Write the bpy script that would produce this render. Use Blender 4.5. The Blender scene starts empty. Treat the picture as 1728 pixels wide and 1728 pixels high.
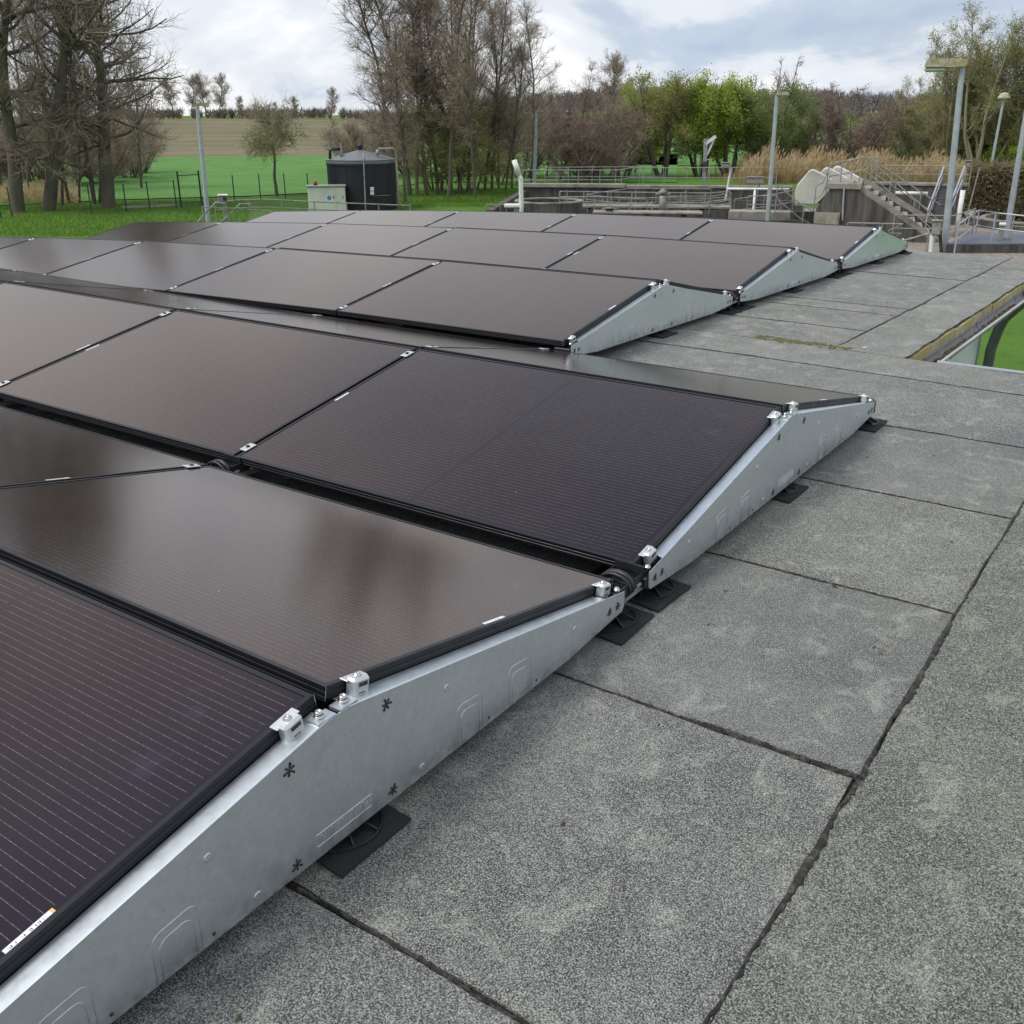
import bpy, math, random
import numpy as np
from mathutils import Vector, Matrix
random.seed(7); rng = np.random.default_rng(7)
SC = bpy.context.scene
COL = SC.collection
R = math.radians

# ------------------------------------------------------------------ camera
CAM = np.array([1.2208631, -2.3619707, 1.2257014])
CM = np.array([[0.8196439564, 0.5728641796, -0.0032274501],
               [-0.2113126470, 0.3075693260, 0.9277650968],
               [-0.5324760557, 0.7597550536, -0.3731507854]])   # right, up, forward
F = 1672.545                                                     # focal length in 1/1728 of the frame
cd = bpy.data.cameras.new('camera'); cam = bpy.data.objects.new('camera', cd); COL.objects.link(cam)
cd.sensor_width = 36; cd.lens = 36 * F / 1728; cd.clip_start = .02; cd.clip_end = 4000
m = Matrix([[CM[0][i], CM[1][i], -CM[2][i], CAM[i]] for i in range(3)] + [[0, 0, 0, 1]])
cam.matrix_world = m; SC.camera = cam

# ------------------------------------------------------------------ sky
SUN_EL, SUN_AZ = R(54), R(-140)        # azimuth measured from +Y towards +X
w = bpy.data.worlds.new('World'); SC.world = w; w.use_nodes = True
def world():
    nt = w.node_tree; nt.nodes.clear(); N = nt.nodes.new; L = nt.links.new
    out = N('ShaderNodeOutputWorld'); bg = N('ShaderNodeBackground'); L(bg.outputs[0], out.inputs[0])
    sky = N('ShaderNodeTexSky'); sky.sky_type = 'NISHITA'; sky.sun_disc = False
    sky.sun_elevation = SUN_EL; sky.sun_rotation = SUN_AZ; sky.altitude = 60; sky.dust_density = 1.6
    tc = N('ShaderNodeTexCoord'); sep = N('ShaderNodeSeparateXYZ'); L(tc.outputs['Generated'], sep.inputs[0])
    def mth(op, a, b=None):
        n = N('ShaderNodeMath'); n.operation = op
        for i, v in enumerate((a, b)):
            if v is None: continue
            if isinstance(v, (int, float)): n.inputs[i].default_value = v
            else: L(v, n.inputs[i])
        return n.outputs[0]
    z = mth('ADD', mth('MAXIMUM', sep.outputs[2], 0.0), .34)
    x = mth('DIVIDE', sep.outputs[0], z); y = mth('DIVIDE', sep.outputs[1], z)
    cmb = N('ShaderNodeCombineXYZ'); L(x, cmb.inputs[0]); L(y, cmb.inputs[1]); cmb.inputs[2].default_value = 3.7
    def noise(sc, det, rough, off):
        mp = N('ShaderNodeMapping'); mp.inputs['Location'].default_value = off; L(cmb.outputs[0], mp.inputs[0])
        n = N('ShaderNodeTexNoise'); n.inputs['Scale'].default_value = sc; n.inputs['Detail'].default_value = det
        n.inputs['Roughness'].default_value = rough; n.inputs['Distortion'].default_value = .25
        L(mp.outputs[0], n.inputs['Vector']); return n.outputs['Fac']
    def ramp(fac, stops):
        r = N('ShaderNodeValToRGB'); r.color_ramp.interpolation = 'EASE'
        e = r.color_ramp.elements
        while len(e) < len(stops): e.new(.5)
        for q, (p, c) in zip(e, stops): q.position = p; q.color = (*c, 1) if len(c) == 3 else c
        L(fac, r.inputs[0]); return r.outputs[0]
    tone = ramp(noise(1.5, 7, .55, (5.3, 0.7, 0)), [(.32, (.46, .56, .74)), (.43, (.58, .67, .81)), (.51, (.84, .89, .96)), (.62, (1.08, 1.09, 1.11))])
    cover = ramp(noise(.34, 5, .5, (7.7, 2.2, 0)), [(.30, (.70,) * 3), (.50, (.97,) * 3)])
    sc = N('ShaderNodeMixRGB'); sc.blend_type = 'MULTIPLY'; sc.inputs[0].default_value = 1
    L(sky.outputs[0], sc.inputs[1]); sc.inputs[2].default_value = (.1, .1, .1, 1)
    mx = N('ShaderNodeMixRGB'); L(cover, mx.inputs[0]); L(sc.outputs[0], mx.inputs[1]); L(tone, mx.inputs[2])
    L(mx.outputs[0], bg.inputs[0]); bg.inputs[1].default_value = 1.0
world()
sd = bpy.data.lights.new('sun', 'SUN'); so = bpy.data.objects.new('sun', sd); COL.objects.link(so)
sd.energy = 2.7; sd.angle = R(20); sd.color = (1, .96, .9)
sv = Vector((math.sin(SUN_AZ) * math.cos(SUN_EL), math.cos(SUN_AZ) * math.cos(SUN_EL), math.sin(SUN_EL)))
so.rotation_euler = sv.to_track_quat('Z', 'Y').to_euler()
SC.view_settings.view_transform = 'Standard'; SC.view_settings.look = 'None'
SC.view_settings.gamma = 1; SC.view_settings.exposure = 0; SC.view_settings.use_curve_mapping = False

# ------------------------------------------------------------------ helpers
ZG = -3.2                                # the ground round the building; the roof skin is near -0.14
ZR = -.14
def ray(u, v): return CM.T @ np.array([(u - 864) / F, (864 - v) / F, 1.])
def gp(u, v, z=ZG):
    d = ray(u, v); return CAM + d * (z - CAM[2]) / d[2]
class Front:
    """A local frame standing on the ground: x to the right, y away, z up."""
    def __init__(s, u, D, z=ZG):
        d = ray(u, 400); h = np.array([d[0], d[1]]); h /= np.hypot(*h); s.h = h
        s.o = np.array([CAM[0] + h[0] * D, CAM[1] + h[1] * D, z]); s.r = np.array([h[1], -h[0]]); s.D = D
        s.rot = math.atan2(-h[0], h[1])
    def __call__(s, u, v, dep=0.):
        d = ray(u, v); t = (s.D + dep - (0)) / (d[0] * s.h[0] + d[1] * s.h[1])
        q = CAM + d * t - s.o
        return Vector((q[0] * s.r[0] + q[1] * s.r[1], q[0] * s.h[0] + q[1] * s.h[1], q[2]))
def ss(a, b, t):
    t = min(1, max(0, (t - a) / (b - a))); return t * t * (3 - 2 * t)

class MB:
    def __init__(s): s.v = []; s.f = []
    def add(s, vs, fs):
        n = len(s.v); s.v += [tuple(p) for p in vs]; s.f += [tuple(i + n for i in f) for f in fs]
    def box(s, lo, hi, mat=None):
        x0, y0, z0 = lo; x1, y1, z1 = hi
        vs = [(x0, y0, z0), (x1, y0, z0), (x1, y1, z0), (x0, y1, z0), (x0, y0, z1), (x1, y0, z1), (x1, y1, z1), (x0, y1, z1)]
        if mat: vs = [mat @ Vector(p) for p in vs]
        s.add(vs, [(0, 3, 2, 1), (4, 5, 6, 7), (0, 1, 5, 4), (1, 2, 6, 5), (2, 3, 7, 6), (3, 0, 4, 7)])
    def bbox(s, lo, hi, b=.01, mat=None):          # a box with chamfered edges
        c = [(lo[i] + hi[i]) / 2 for i in range(3)]; h = [(hi[i] - lo[i]) / 2 for i in range(3)]
        b = min(b, min(h) * .9)
        vs = []; idx = {}
        for sx in (-1, 1):
            for sy in (-1, 1):
                for sz in (-1, 1):
                    for k in range(3):
                        d = [h[i] - (0 if i == k else b) for i in range(3)]
                        idx[sx, sy, sz, k] = len(vs)
                        vs.append((c[0] + sx * d[0], c[1] + sy * d[1], c[2] + sz * d[2]))
        fs = []
        for k in range(3):
            i, j = [(1, 2), (2, 0), (0, 1)][k]
            for sg in (-1, 1):
                q = []
                for a, bb in ((-1, -1), (1, -1), (1, 1), (-1, 1)):
                    t = [0, 0, 0]; t[k] = sg; t[i] = a; t[j] = bb; q.append(idx[t[0], t[1], t[2], k])
                fs.append(q if sg > 0 else q[::-1])
        for k in range(3):                         # edges along axis k
            i, j = [(1, 2), (2, 0), (0, 1)][k]
            for a in (-1, 1):
                for bb in (-1, 1):
                    def g(e, kk):
                        t = [0, 0, 0]; t[k] = e; t[i] = a; t[j] = bb; return idx[t[0], t[1], t[2], kk]
                    q = [g(-1, i), g(1, i), g(1, j), g(-1, j)]
                    fs.append(q if a * bb < 0 else q[::-1])
        for sx in (-1, 1):
            for sy in (-1, 1):
                for sz in (-1, 1):
                    q = [idx[sx, sy, sz, k] for k in range(3)]
                    fs.append(q if sx * sy * sz > 0 else q[::-1])
        if mat: vs = [mat @ Vector(p) for p in vs]
        s.add(vs, fs)
    def tube(s, pts, r, n=8, cap=True, closed=False):
        pts = [Vector(p) for p in pts]; m = len(pts)
        rs = r if isinstance(r, (list, tuple)) else [r] * m
        base = len(s.v); prev = None
        for i, p in enumerate(pts):
            if closed: d = pts[(i + 1) % m] - pts[i - 1]
            else: d = pts[min(i + 1, m - 1)] - pts[max(i - 1, 0)]
            d = d.normalized() if d.length > 1e-9 else Vector((0, 0, 1))
            if prev is None:
                a = d.cross(Vector((0, 0, 1)));
                if a.length < 1e-3: a = d.cross(Vector((1, 0, 0)))
            else: a = prev - d * prev.dot(d)
            a.normalize(); prev = a; b = d.cross(a)
            for k in range(n):
                t = 2 * math.pi * (k + .5) / n
                s.v.append(tuple(p + (a * math.cos(t) + b * math.sin(t)) * rs[i]))
        for i in range(m if closed else m - 1):
            for k in range(n):
                i2 = (i + 1) % m
                s.f.append((base + i * n + k, base + i * n + (k + 1) % n, base + i2 * n + (k + 1) % n, base + i2 * n + k))
        if cap and not closed:
            s.f.append(tuple(base + k for k in range(n))[::-1]); s.f.append(tuple(base + (m - 1) * n + k for k in range(n)))
    def beam(s, p0, p1, wd, ht, up=(0, 0, 1)):
        p0 = Vector(p0); p1 = Vector(p1); d = p1 - p0; ln = d.length; d.normalize()
        sd_ = d.cross(Vector(up)); sd_ = sd_.normalized() if sd_.length > 1e-4 else Vector((1, 0, 0)); u = sd_.cross(d)
        mt = Matrix(((sd_.x, d.x, u.x, p0.x), (sd_.y, d.y, u.y, p0.y), (sd_.z, d.z, u.z, p0.z), (0, 0, 0, 1)))
        s.box((-wd / 2, 0, -ht / 2), (wd / 2, ln, ht / 2), mt)
    def lathe(s, prof, n=24, o=(0, 0, 0), close=True):
        base = len(s.v)
        for r, z in prof:
            for k in range(n):
                t = 2 * math.pi * k / n; s.v.append((o[0] + r * math.cos(t), o[1] + r * math.sin(t), o[2] + z))
        for i in range(len(prof) - 1):
            for k in range(n):
                s.f.append((base + i * n + k, base + i * n + (k + 1) % n, base + (i + 1) * n + (k + 1) % n, base + (i + 1) * n + k))
        if close:
            s.f.append(tuple(base + k for k in range(n))[::-1])
            s.f.append(tuple(base + (len(prof) - 1) * n + k for k in range(n)))
    def prism(s, poly, vec):
        """poly: planar 3-D outline; extruded by vec"""
        n = len(poly); v2 = Vector(vec); a = [Vector(p) for p in poly]; b = [p + v2 for p in a]
        s.add(a + b, [tuple(range(n))[::-1], tuple(range(n, 2 * n))] + [(i, (i + 1) % n, n + (i + 1) % n, n + i) for i in range(n)])
    def mesh(s, name, mat=None, smooth=False):
        me = bpy.data.meshes.new(name); me.from_pydata(s.v, [], s.f)
        if mat: me.materials.append(mat)
        me.update()
        if smooth: me.shade_smooth()
        return me
    def build(s, name, mat, parent=None, smooth=False, loc=None):
        o = bpy.data.objects.new(name, s.mesh(name, mat, smooth)); COL.objects.link(o)
        if parent: o.parent = parent
        if loc is not None: o.location = loc
        return o

def np_mesh(name, verts, faces, mat):
    """verts (N,3), faces (M,k) -> mesh, quickly"""
    me = bpy.data.meshes.new(name); k = faces.shape[1]
    me.vertices.add(len(verts)); me.vertices.foreach_set('co', verts.astype(np.float32).ravel())
    me.loops.add(faces.size); me.loops.foreach_set('vertex_index', faces.astype(np.int32).ravel())
    me.polygons.add(len(faces)); me.polygons.foreach_set('loop_start', np.arange(0, faces.size, k, dtype=np.int32))
    me.update(calc_edges=True); me.materials.append(mat); return me
def tag(o, label=None, cat=None, group=None, kind=None):
    for k, v in (('label', label), ('category', cat), ('group', group), ('kind', kind)):
        if v: o[k] = v
    return o
def thing(name, label, cat, loc=(0, 0, 0), rz=0, group=None):
    o = bpy.data.objects.new(name, None); COL.objects.link(o); o.empty_display_size = .2
    o.location = loc; o.rotation_euler = (0, 0, rz); return tag(o, label, cat, group)
def link(name, me, parent=None, loc=None):
    o = bpy.data.objects.new(name, me); COL.objects.link(o)
    if parent: o.parent = parent
    if loc is not None: o.location = loc
    return o
def kids(o): return [c for c in bpy.data.objects if c.parent is o]
CHILD = {}
def dup(src, parent=None):
    c = src.copy(); COL.objects.link(c); c.parent = parent
    for ch in CHILD.setdefault(src.name, kids(src)): dup(ch, c)
    return c

# ------------------------------------------------------------------ materials
class NT:
    def __init__(s, name):
        s.m = bpy.data.materials.new(name); s.m.use_nodes = True; s.t = s.m.node_tree
        s.b = s.t.nodes['Principled BSDF']; s.out = s.t.nodes['Material Output']; s.tc = None
    def n(s, k, **kw):
        q = s.t.nodes.new(k)
        for a, b in kw.items(): setattr(q, a, b)
        return q
    def l(s, a, b): s.t.links.new(a, b)
    def obj(s):
        if not s.tc: s.tc = s.n('ShaderNodeTexCoord')
        return s.tc.outputs['Object']
    def pos(s): return s.n('ShaderNodeNewGeometry').outputs['Position']
    def math(s, op, a, b=None, c=None):
        q = s.n('ShaderNodeMath', operation=op)
        for i, v in enumerate((a, b, c)):
            if v is None: continue
            if isinstance(v, (int, float)): q.inputs[i].default_value = v
            else: s.l(v, q.inputs[i])
        return q.outputs[0]
    def noise(s, vec, sc, det=4, rough=.55, scale=(1, 1, 1), dist=0, loc=(0, 0, 0)):
        mp = s.n('ShaderNodeMapping'); mp.inputs['Scale'].default_value = scale; mp.inputs['Location'].default_value = loc; s.l(vec, mp.inputs[0])
        q = s.n('ShaderNodeTexNoise'); q.inputs['Scale'].default_value = sc; q.inputs['Detail'].default_value = det
        q.inputs['Roughness'].default_value = rough; q.inputs['Distortion'].default_value = dist; s.l(mp.outputs[0], q.inputs['Vector'])
        return q.outputs['Fac']
    def ramp(s, fac, stops, interp='LINEAR'):
        r = s.n('ShaderNodeValToRGB'); r.color_ramp.interpolation = interp; e = r.color_ramp.elements
        while len(e) < len(stops): e.new(.5)
        for q, (p, c) in zip(e, stops):
            q.position = p; q.color = (c, c, c, 1) if isinstance(c, (int, float)) else (*c, 1)
        s.l(fac, r.inputs[0]); return r.outputs[0]
    def mix(s, fac, a, b, mode='MIX'):
        q = s.n('ShaderNodeMixRGB', blend_type=mode)
        for i, v in enumerate((fac, a, b)):
            if isinstance(v, (int, float)): q.inputs[i].default_value = v if i == 0 else (v, v, v, 1)
            elif isinstance(v, tuple): q.inputs[i].default_value = (*v, 1)
            else: s.l(v, q.inputs[i])
        return q.outputs[0]
    def bump(s, h, st, dist):
        q = s.n('ShaderNodeBump'); q.inputs['Strength'].default_value = st; q.inputs['Distance'].default_value = dist
        s.l(h, q.inputs['Height']); s.l(q.outputs[0], s.b.inputs['Normal'])
    def set(s, **kw):
        for k, v in kw.items():
            i = s.b.inputs[k.replace('_', ' ')]
            if isinstance(v, tuple): i.default_value = (*v, 1)
            elif isinstance(v, (int, float)): i.default_value = v
            else: s.l(v, i)
        return s
def mk(name, col, rough=.6, metal=0, var=.25, sc=6, bump=0, bsc=60, stain=None, scale=(1, 1, 1), world_pos=False):
    """plain material with a little uneven colour, grain and wear"""
    t = NT(name); vec = t.pos() if world_pos else t.obj()
    n1 = t.noise(vec, sc, 6, .6, scale)
    c = t.ramp(n1, [(.25, tuple(x * (1 - var) for x in col)), (.75, tuple(min(1, x * (1 + var)) for x in col))])
    if stain:
        n2 = t.noise(vec, sc * .6, 8, .7, scale, loc=(3, 1, 7)); c = t.mix(t.ramp(n2, [(.48, 0), (.66, 1)]), c, stain)
    t.set(Base_Color=c, Metallic=metal, Roughness=t.ramp(t.noise(vec, sc * 3, 4), [(.2, max(0, rough - .08)), (.8, min(1, rough + .08))]))
    if bump: t.bump(t.noise(vec, bsc, 5, .6, scale), bump, .02)
    return t.m
M = {}
M['black'] = mk('black_plastic', (.016, .017, .020), .42, bump=.1, bsc=80)
M['rubber'] = mk('rubber_granulate', (.022, .022, .025), .9, var=.5, sc=220, bump=.6, bsc=300)
M['frame'] = mk('black_anodised_aluminium', (.0075, .008, .0115), .42, .0, var=.15); M['frame'].node_tree.nodes['Principled BSDF'].inputs['Specular IOR Level'].default_value = .38
M['zinc'] = mk('cast_zinc', (.60, .62, .63), .5, .75, var=.12, sc=40)
M['bolt'] = mk('stainless_bolt', (.55, .54, .52), .3, 1, var=.1, sc=60)
M['galv'] = mk('dull_galvanised_tube', (.30, .30, .285), .55, .25, var=.25, sc=9, stain=(.16, .155, .14))
M['galvb'] = mk('galvanised_pole', (.40, .43, .47), .5, .25, var=.12, sc=4, stain=(.32, .34, .37))
M['white'] = mk('white_plastic', (.72, .72, .70), .45, var=.05, stain=(.55, .54, .5))
M['concrete'] = mk('weathered_concrete', (.095, .086, .077), .9, var=.6, sc=3.2, bump=.4, bsc=30, stain=(.028, .026, .024), scale=(1.6, 1.6, .16))
M['rim'] = mk('pale_concrete_coping', (.27, .25, .21), .9, var=.3, sc=2, bump=.3, bsc=30, stain=(.13, .12, .10))
M['grc'] = mk('grey_fibre_hood', (.58, .555, .51), .6, var=.1, sc=1.5, stain=(.40, .37, .32))
M['tank'] = mk('dark_blue_tank_sheet', (.005, .0065, .015), .55, var=.25, sc=2, scale=(1, 1, .2))
M['tankroof'] = mk('tank_roof_sheet', (.17, .18, .20), .5, .2, var=.1)
M['cab'] = mk('cream_cabinet_paint', (.60, .62, .54), .5, var=.05, sc=2, stain=(.5, .52, .44))
M['beacon'] = mk('orange_beacon', (.42, .08, .03), .3)
M['bluesign'] = mk('blue_sticker', (.03, .22, .60), .4)
M['lamp'] = mk('lichened_lamp_housing', (.40, .37, .29), .8, var=.25, sc=9, stain=(.27, .19, .045))
M['lens'] = mk('lamp_lens', (.42, .44, .36), .25, var=.15)
M['greenpost'] = mk('green_fence_post', (.012, .035, .026), .5)
M['wood'] = mk('weathered_board', (.30, .27, .22), .8, var=.3, sc=6, scale=(1, .2, 1))
M['grate'] = mk('blue_grey_grating', (.115, .13, .165), .6, .2, var=.2, sc=12)
M['darksteel'] = mk('dark_grating_steel', (.07, .075, .085), .6, .2, var=.3, sc=12)
M['gravel'] = mk('gravel_path', (.22, .19, .16), .95, var=.7, sc=9, bump=.6, bsc=14, world_pos=True)
M['bark'] = mk('dark_bark', (.105, .085, .070), .95, var=.4, sc=3, bump=.5, bsc=20, stain=(.085, .095, .055), scale=(1, 1, .35))
M['twig'] = mk('brown_twigs', (.30, .235, .185), .9, var=.3, sc=1)
M['twigg'] = mk('grey_olive_twigs', (.30, .27, .185), .9, var=.3, sc=1)
M['twigp'] = mk('purple_brown_twigs', (.27, .215, .18), .9, var=.3, sc=1)
def leafmat(name, a, b):
    t = NT(name); n = t.noise(t.obj(), 1.1, 5, .7)
    if name == 'dry_reed':
        n = t.noise(t.obj(), .9, 5, .75, (1, 1, .15))
    t.set(Base_Color=t.ramp(n, [(.3, a), (.7, b)]), Roughness=.6)
    try: t.b.inputs['Subsurface Weight'].default_value = 0
    except Exception: pass
    tr = t.n('ShaderNodeBsdfTranslucent'); t.l(t.ramp(n, [(.3, a), (.7, b)]), tr.inputs[0])
    mx = t.n('ShaderNodeMixShader'); mx.inputs[0].default_value = .5
    t.l(t.b.outputs[0], mx.inputs[1]); t.l(tr.outputs[0], mx.inputs[2]); t.l(mx.outputs[0], t.out.inputs[0])
    return t.m
M['leaf'] = leafmat('fresh_green_leaves', (.26, .36, .045), (.44, .52, .09))
M['leafd'] = leafmat('soft_green_leaves', (.17, .26, .06), (.26, .35, .10))
M['leafo'] = leafmat('olive_buds', (.25, .26, .075), (.36, .35, .12))
M['leafb'] = leafmat('rusty_buds', (.17, .115, .08), (.25, .175, .12))
M['blossom'] = leafmat('pale_blossom', (.42, .40, .33), (.6, .58, .5))
M['reed'] = leafmat('dry_reed', (.26, .205, .10), (.62, .47, .28))
M['hedge'] = leafmat('hedge_leaves', (.14, .15, .05), (.27, .20, .11))

def grassmat(name, a, b, c, sc, streak=(1, 1, 1), rot=None):
    t = NT(name); p = t.pos()
    n1 = t.noise(p, sc, 8, .72, streak); n2 = t.noise(p, sc * 9, 5, .7); n3 = t.noise(p, sc * .12, 3, .5)
    col = t.ramp(n1, [(.36, a), (.62, b)]); col = t.mix(t.ramp(n2, [(.35, 0), (.8, .8)]), col, c)
    col = t.mix(t.ramp(n3, [(.35, 0), (.65, .35)]), col, b)
    t.set(Base_Color=col, Roughness=.85, Specular_IOR_Level=.2); t.bump(n2, .9, .12); return t.m
M['lawn'] = grassmat('mown_lawn', (.045, .135, .013), (.09, .21, .022), (.12, .20, .03), 1.1)
M['meadow'] = grassmat('field_of_young_corn', (.070, .180, .036), (.115, .25, .058), (.055, .145, .030), .35, (1, 1, 1))
def stubble():
    t = NT('stubble_field'); p = t.pos(); mp = t.n('ShaderNodeMapping'); mp.inputs['Rotation'].default_value = (0, 0, R(-48)); t.l(p, mp.inputs[0])
    n = t.noise(mp.outputs[0], .16, 6, .7, (.10, 1., 1)); n2 = t.noise(mp.outputs[0], .8, 5, .75, (.2, 1, 1))
    c = t.ramp(n, [(.34, (.135, .10, .056)), (.46, (.095, .095, .036)), (.54, (.185, .14, .085)), (.66, (.09, .09, .034))])
    c = t.mix(t.ramp(n2, [(.4, 0), (.75, .6)]), c, (.11, .12, .04)); t.set(Base_Color=c, Roughness=.95); return t.m
M['stubble'] = stubble()

def bitumen(name='slate_granule_bitumen', tint=(1.04, 1.03, 1.0)):
    t = NT(name); p = t.pos()
    g = t.noise(p, 300, 3, .8); g2 = t.noise(p, 110, 3, .75, loc=(3, 3, 3)); pat = t.noise(p, 2.6, 7, .62, loc=(1, 5, 0)); wear = t.noise(p, 9, 8, .72, (1, .8, 1), .8, (7, 2, 0))
    big = t.noise(p, .55, 4, .5, loc=(9, 9, 0))
    oi = t.n('ShaderNodeObjectInfo')
    gg = t.math('ADD', t.math('MULTIPLY', g, .83), t.math('MULTIPLY', g2, .17))
    base = t.ramp(gg, [(.39, (.014, .015, .016)), (.455, (.065, .069, .070)), (.525, (.19, .197, .192)), (.61, (.54, .54, .515))])
    c = t.mix(t.ramp(pat, [(.36, .0), (.66, .50)]), base, t.ramp(gg, [(.40, (.075, .08, .078)), (.60, (.52, .52, .48))]))
    c = t.mix(t.ramp(wear, [(.52, 0), (.68, .62)]), c, t.ramp(gg, [(.40, (.165, .165, .152)), (.56, (.58, .58, .535))]))
    c = t.mix(t.ramp(big, [(.45, 0), (.68, .18)]), c, t.mix(1., c, (1.0, 1.05, .72), 'MULTIPLY'))
    c = t.mix(1., c, t.ramp(oi.outputs['Random'], [(0, tuple(q * k for q, k in zip(tint, (.87, .89, .93)))), (1, tint)]), 'MULTIPLY')
    t.set(Base_Color=c, Roughness=.93, Specular_IOR_Level=.3); t.bump(g, 1., .005); return t.m
M['bitumen'] = bitumen(); M['bitumen_algae'] = bitumen('algae_tinted_bitumen', (1.0, 1.0, .90))
M['tar'] = mk('bare_bitumen', (.020, .018, .017), .62, var=.7, sc=70, bump=1., bsc=90, stain=(.13, .115, .10), world_pos=True)
M['mortar'] = mk('mossy_yellow_fascia', (.38, .31, .12), .85, var=.35, sc=5, bump=.3, bsc=40, stain=(.47, .45, .37), scale=(1, 3, 1), world_pos=True)
M['zincgut'] = mk('weathered_zinc', (.20, .205, .215), .55, .5, var=.2, sc=6, stain=(.15, .14, .12), world_pos=True)
M['silt'] = mk('gutter_silt', (.12, .095, .05), .95, var=.6, sc=14, bump=.8, bsc=30, stain=(.04, .03, .02), world_pos=True)
M['wall'] = mk('white_render', (.66, .68, .71), .7, var=.04, sc=2)
M['moss'] = mk('moss', (.12, .12, .035), .95, var=.5, sc=40, bump=.8, bsc=80, world_pos=True)
M['leafdry'] = mk('dry_leaf', (.33, .20, .09), .8, var=.3)
M['pale'] = mk('pale_scrap', (.62, .60, .55), .8, var=.1)

def steel():
    t = NT('zinc_magnesium_sheet'); p = t.obj()
    n = t.noise(p, 3.2, 4, .5, (1, .6, 1)); n2 = t.noise(p, 30, 6, .7, (1, 1, 1)); st = t.noise(p, 26, 6, .7, (1, 1, .16), loc=(4, 4, 1))
    c = t.ramp(n, [(.3, (.62, .675, .72)), (.7, (.69, .74, .775))])
    c = t.mix(t.ramp(n2, [(.35, 0), (.7, .18)]), c, (.76, .79, .82)); c = t.mix(t.ramp(st, [(.66, 0), (.76, .35)]), c, (.28, .30, .30))
    vo = t.n('ShaderNodeTexVoronoi'); vo.inputs['Scale'].default_value = 75; t.l(p, vo.inputs['Vector']); sp = t.n('ShaderNodeSeparateXYZ'); t.l(vo.outputs['Color'], sp.inputs[0])
    c = t.mix(1., c, t.ramp(sp.outputs[0], [(0, .94), (1, 1.03)]), 'MULTIPLY')
    sz = t.n('ShaderNodeSeparateXYZ'); t.l(p, sz.inputs[0])
    low = t.math('MULTIPLY', t.ramp(t.math('ADD', sz.outputs[2], .11), [(.012, 1), (.075, 0)]), t.ramp(t.noise(p, 22, 7, .75, loc=(1, 2, 8)), [(.42, 0), (.62, .55)]))
    c = t.mix(low, c, (.21, .205, .19)); scr = t.noise(p, 9, 5, .8, (1, .35, 6), 1.5, (6, 6, 2)); c = t.mix(t.ramp(scr, [(.69, 0), (.71, .3), (.73, 0)]), c, (.86, .88, .90))
    t.set(Base_Color=c, Metallic=.88, Roughness=t.ramp(n2, [(.3, .34), (.7, .45)])); return t.m
M['steel'] = steel()

def glass():
    t = NT('solar_glass'); p = t.obj(); sx = t.n('ShaderNodeSeparateXYZ'); t.l(p, sx.inputs[0])
    X, Y = sx.outputs[0], sx.outputs[1]
    CW = .1826                                               # cell pitch across, ten wires each
    yy = t.math('ADD', Y, 3 * CW); cell = t.math('DIVIDE', yy, CW)
    fw = t.math('FRACT', t.math('MULTIPLY', cell, 10)); dw = t.math('ABSOLUTE', t.math('SUBTRACT', fw, .5))
    wire = t.math('LESS_THAN', dw, .032)
    ax = t.math('ABSOLUTE', X); inx = t.math('MULTIPLY', t.math('GREATER_THAN', ax, .0075), t.math('LESS_THAN', ax, .846))
    iny = t.math('LESS_THAN', t.math('ABSOLUTE', Y), 3 * CW)
    fy = t.math('FRACT', cell); gy = t.math('LESS_THAN', t.math('ABSOLUTE', t.math('SUBTRACT', fy, .5)), .492)
    hx = t.math('FRACT', t.math('DIVIDE', t.math('SUBTRACT', ax, .0075), .0932)); dh = t.math('ABSOLUTE', t.math('SUBTRACT', hx, .5))
    gx = t.math('LESS_THAN', dh, .488)
    incell = t.math('MULTIPLY', t.math('MULTIPLY', inx, iny), t.math('MULTIPLY', gy, gx))
    knot = t.math('GREATER_THAN', t.math('FRACT', t.math('MULTIPLY', t.math('ADD', X, 2), 1 / .0155)), .62)
    brk = t.ramp(t.noise(p, 60, 2, .5, (.8, 3, 1)), [(.40, .45), (.58, 1)])
    wf = t.math('MULTIPLY', t.math('MULTIPLY', wire, t.math('MULTIPLY', inx, iny)), t.math('MULTIPLY', brk, t.math('ADD', .6, t.math('MULTIPLY', knot, .4))))
    blotch = t.noise(p, 2.3, 4, .5)
    cellc = t.mix(blotch, (.0045, .0036, .0046), (.0080, .0060, .0066))
    base = t.mix(incell, (.0045, .0043, .0052), cellc)
    col = t.mix(wf, base, (.175, .135, .105))
    dust = t.noise(p, 1.5, 7, .65, loc=(3, 1, 0))
    col = t.mix(t.ramp(dust, [(.35, .0), (.8, .015)]), col, (.42, .40, .38))
    smu = t.math('MULTIPLY', t.ramp(t.noise(p, 5, 4, .6, loc=(2, 9, 4)), [(.62, 0), (.72, 1)]), t.ramp(t.noise(p, 1.1, 1, .5, loc=(8, 3, 1)), [(.5, 0), (.6, .5)])); col = t.mix(smu, col, (.035, .042, .085))
    spk = t.noise(p, 55, 2, .5, loc=(5, 5, 5)); col = t.mix(t.ramp(spk, [(.775, 0), (.80, .5)]), col, (.40, .38, .36))
    t.set(Base_Color=col, Roughness=t.ramp(dust, [(.3, .13), (.75, .19)]), IOR=1.84, Thin_Film_Thickness=119., Thin_Film_IOR=1.36, Coat_Weight=.52, Coat_IOR=1.5, Coat_Roughness=.13)
    t.bump(t.noise(p, 380, 2, .5), .035, .002); return t.m
M['glass'] = glass()
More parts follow.
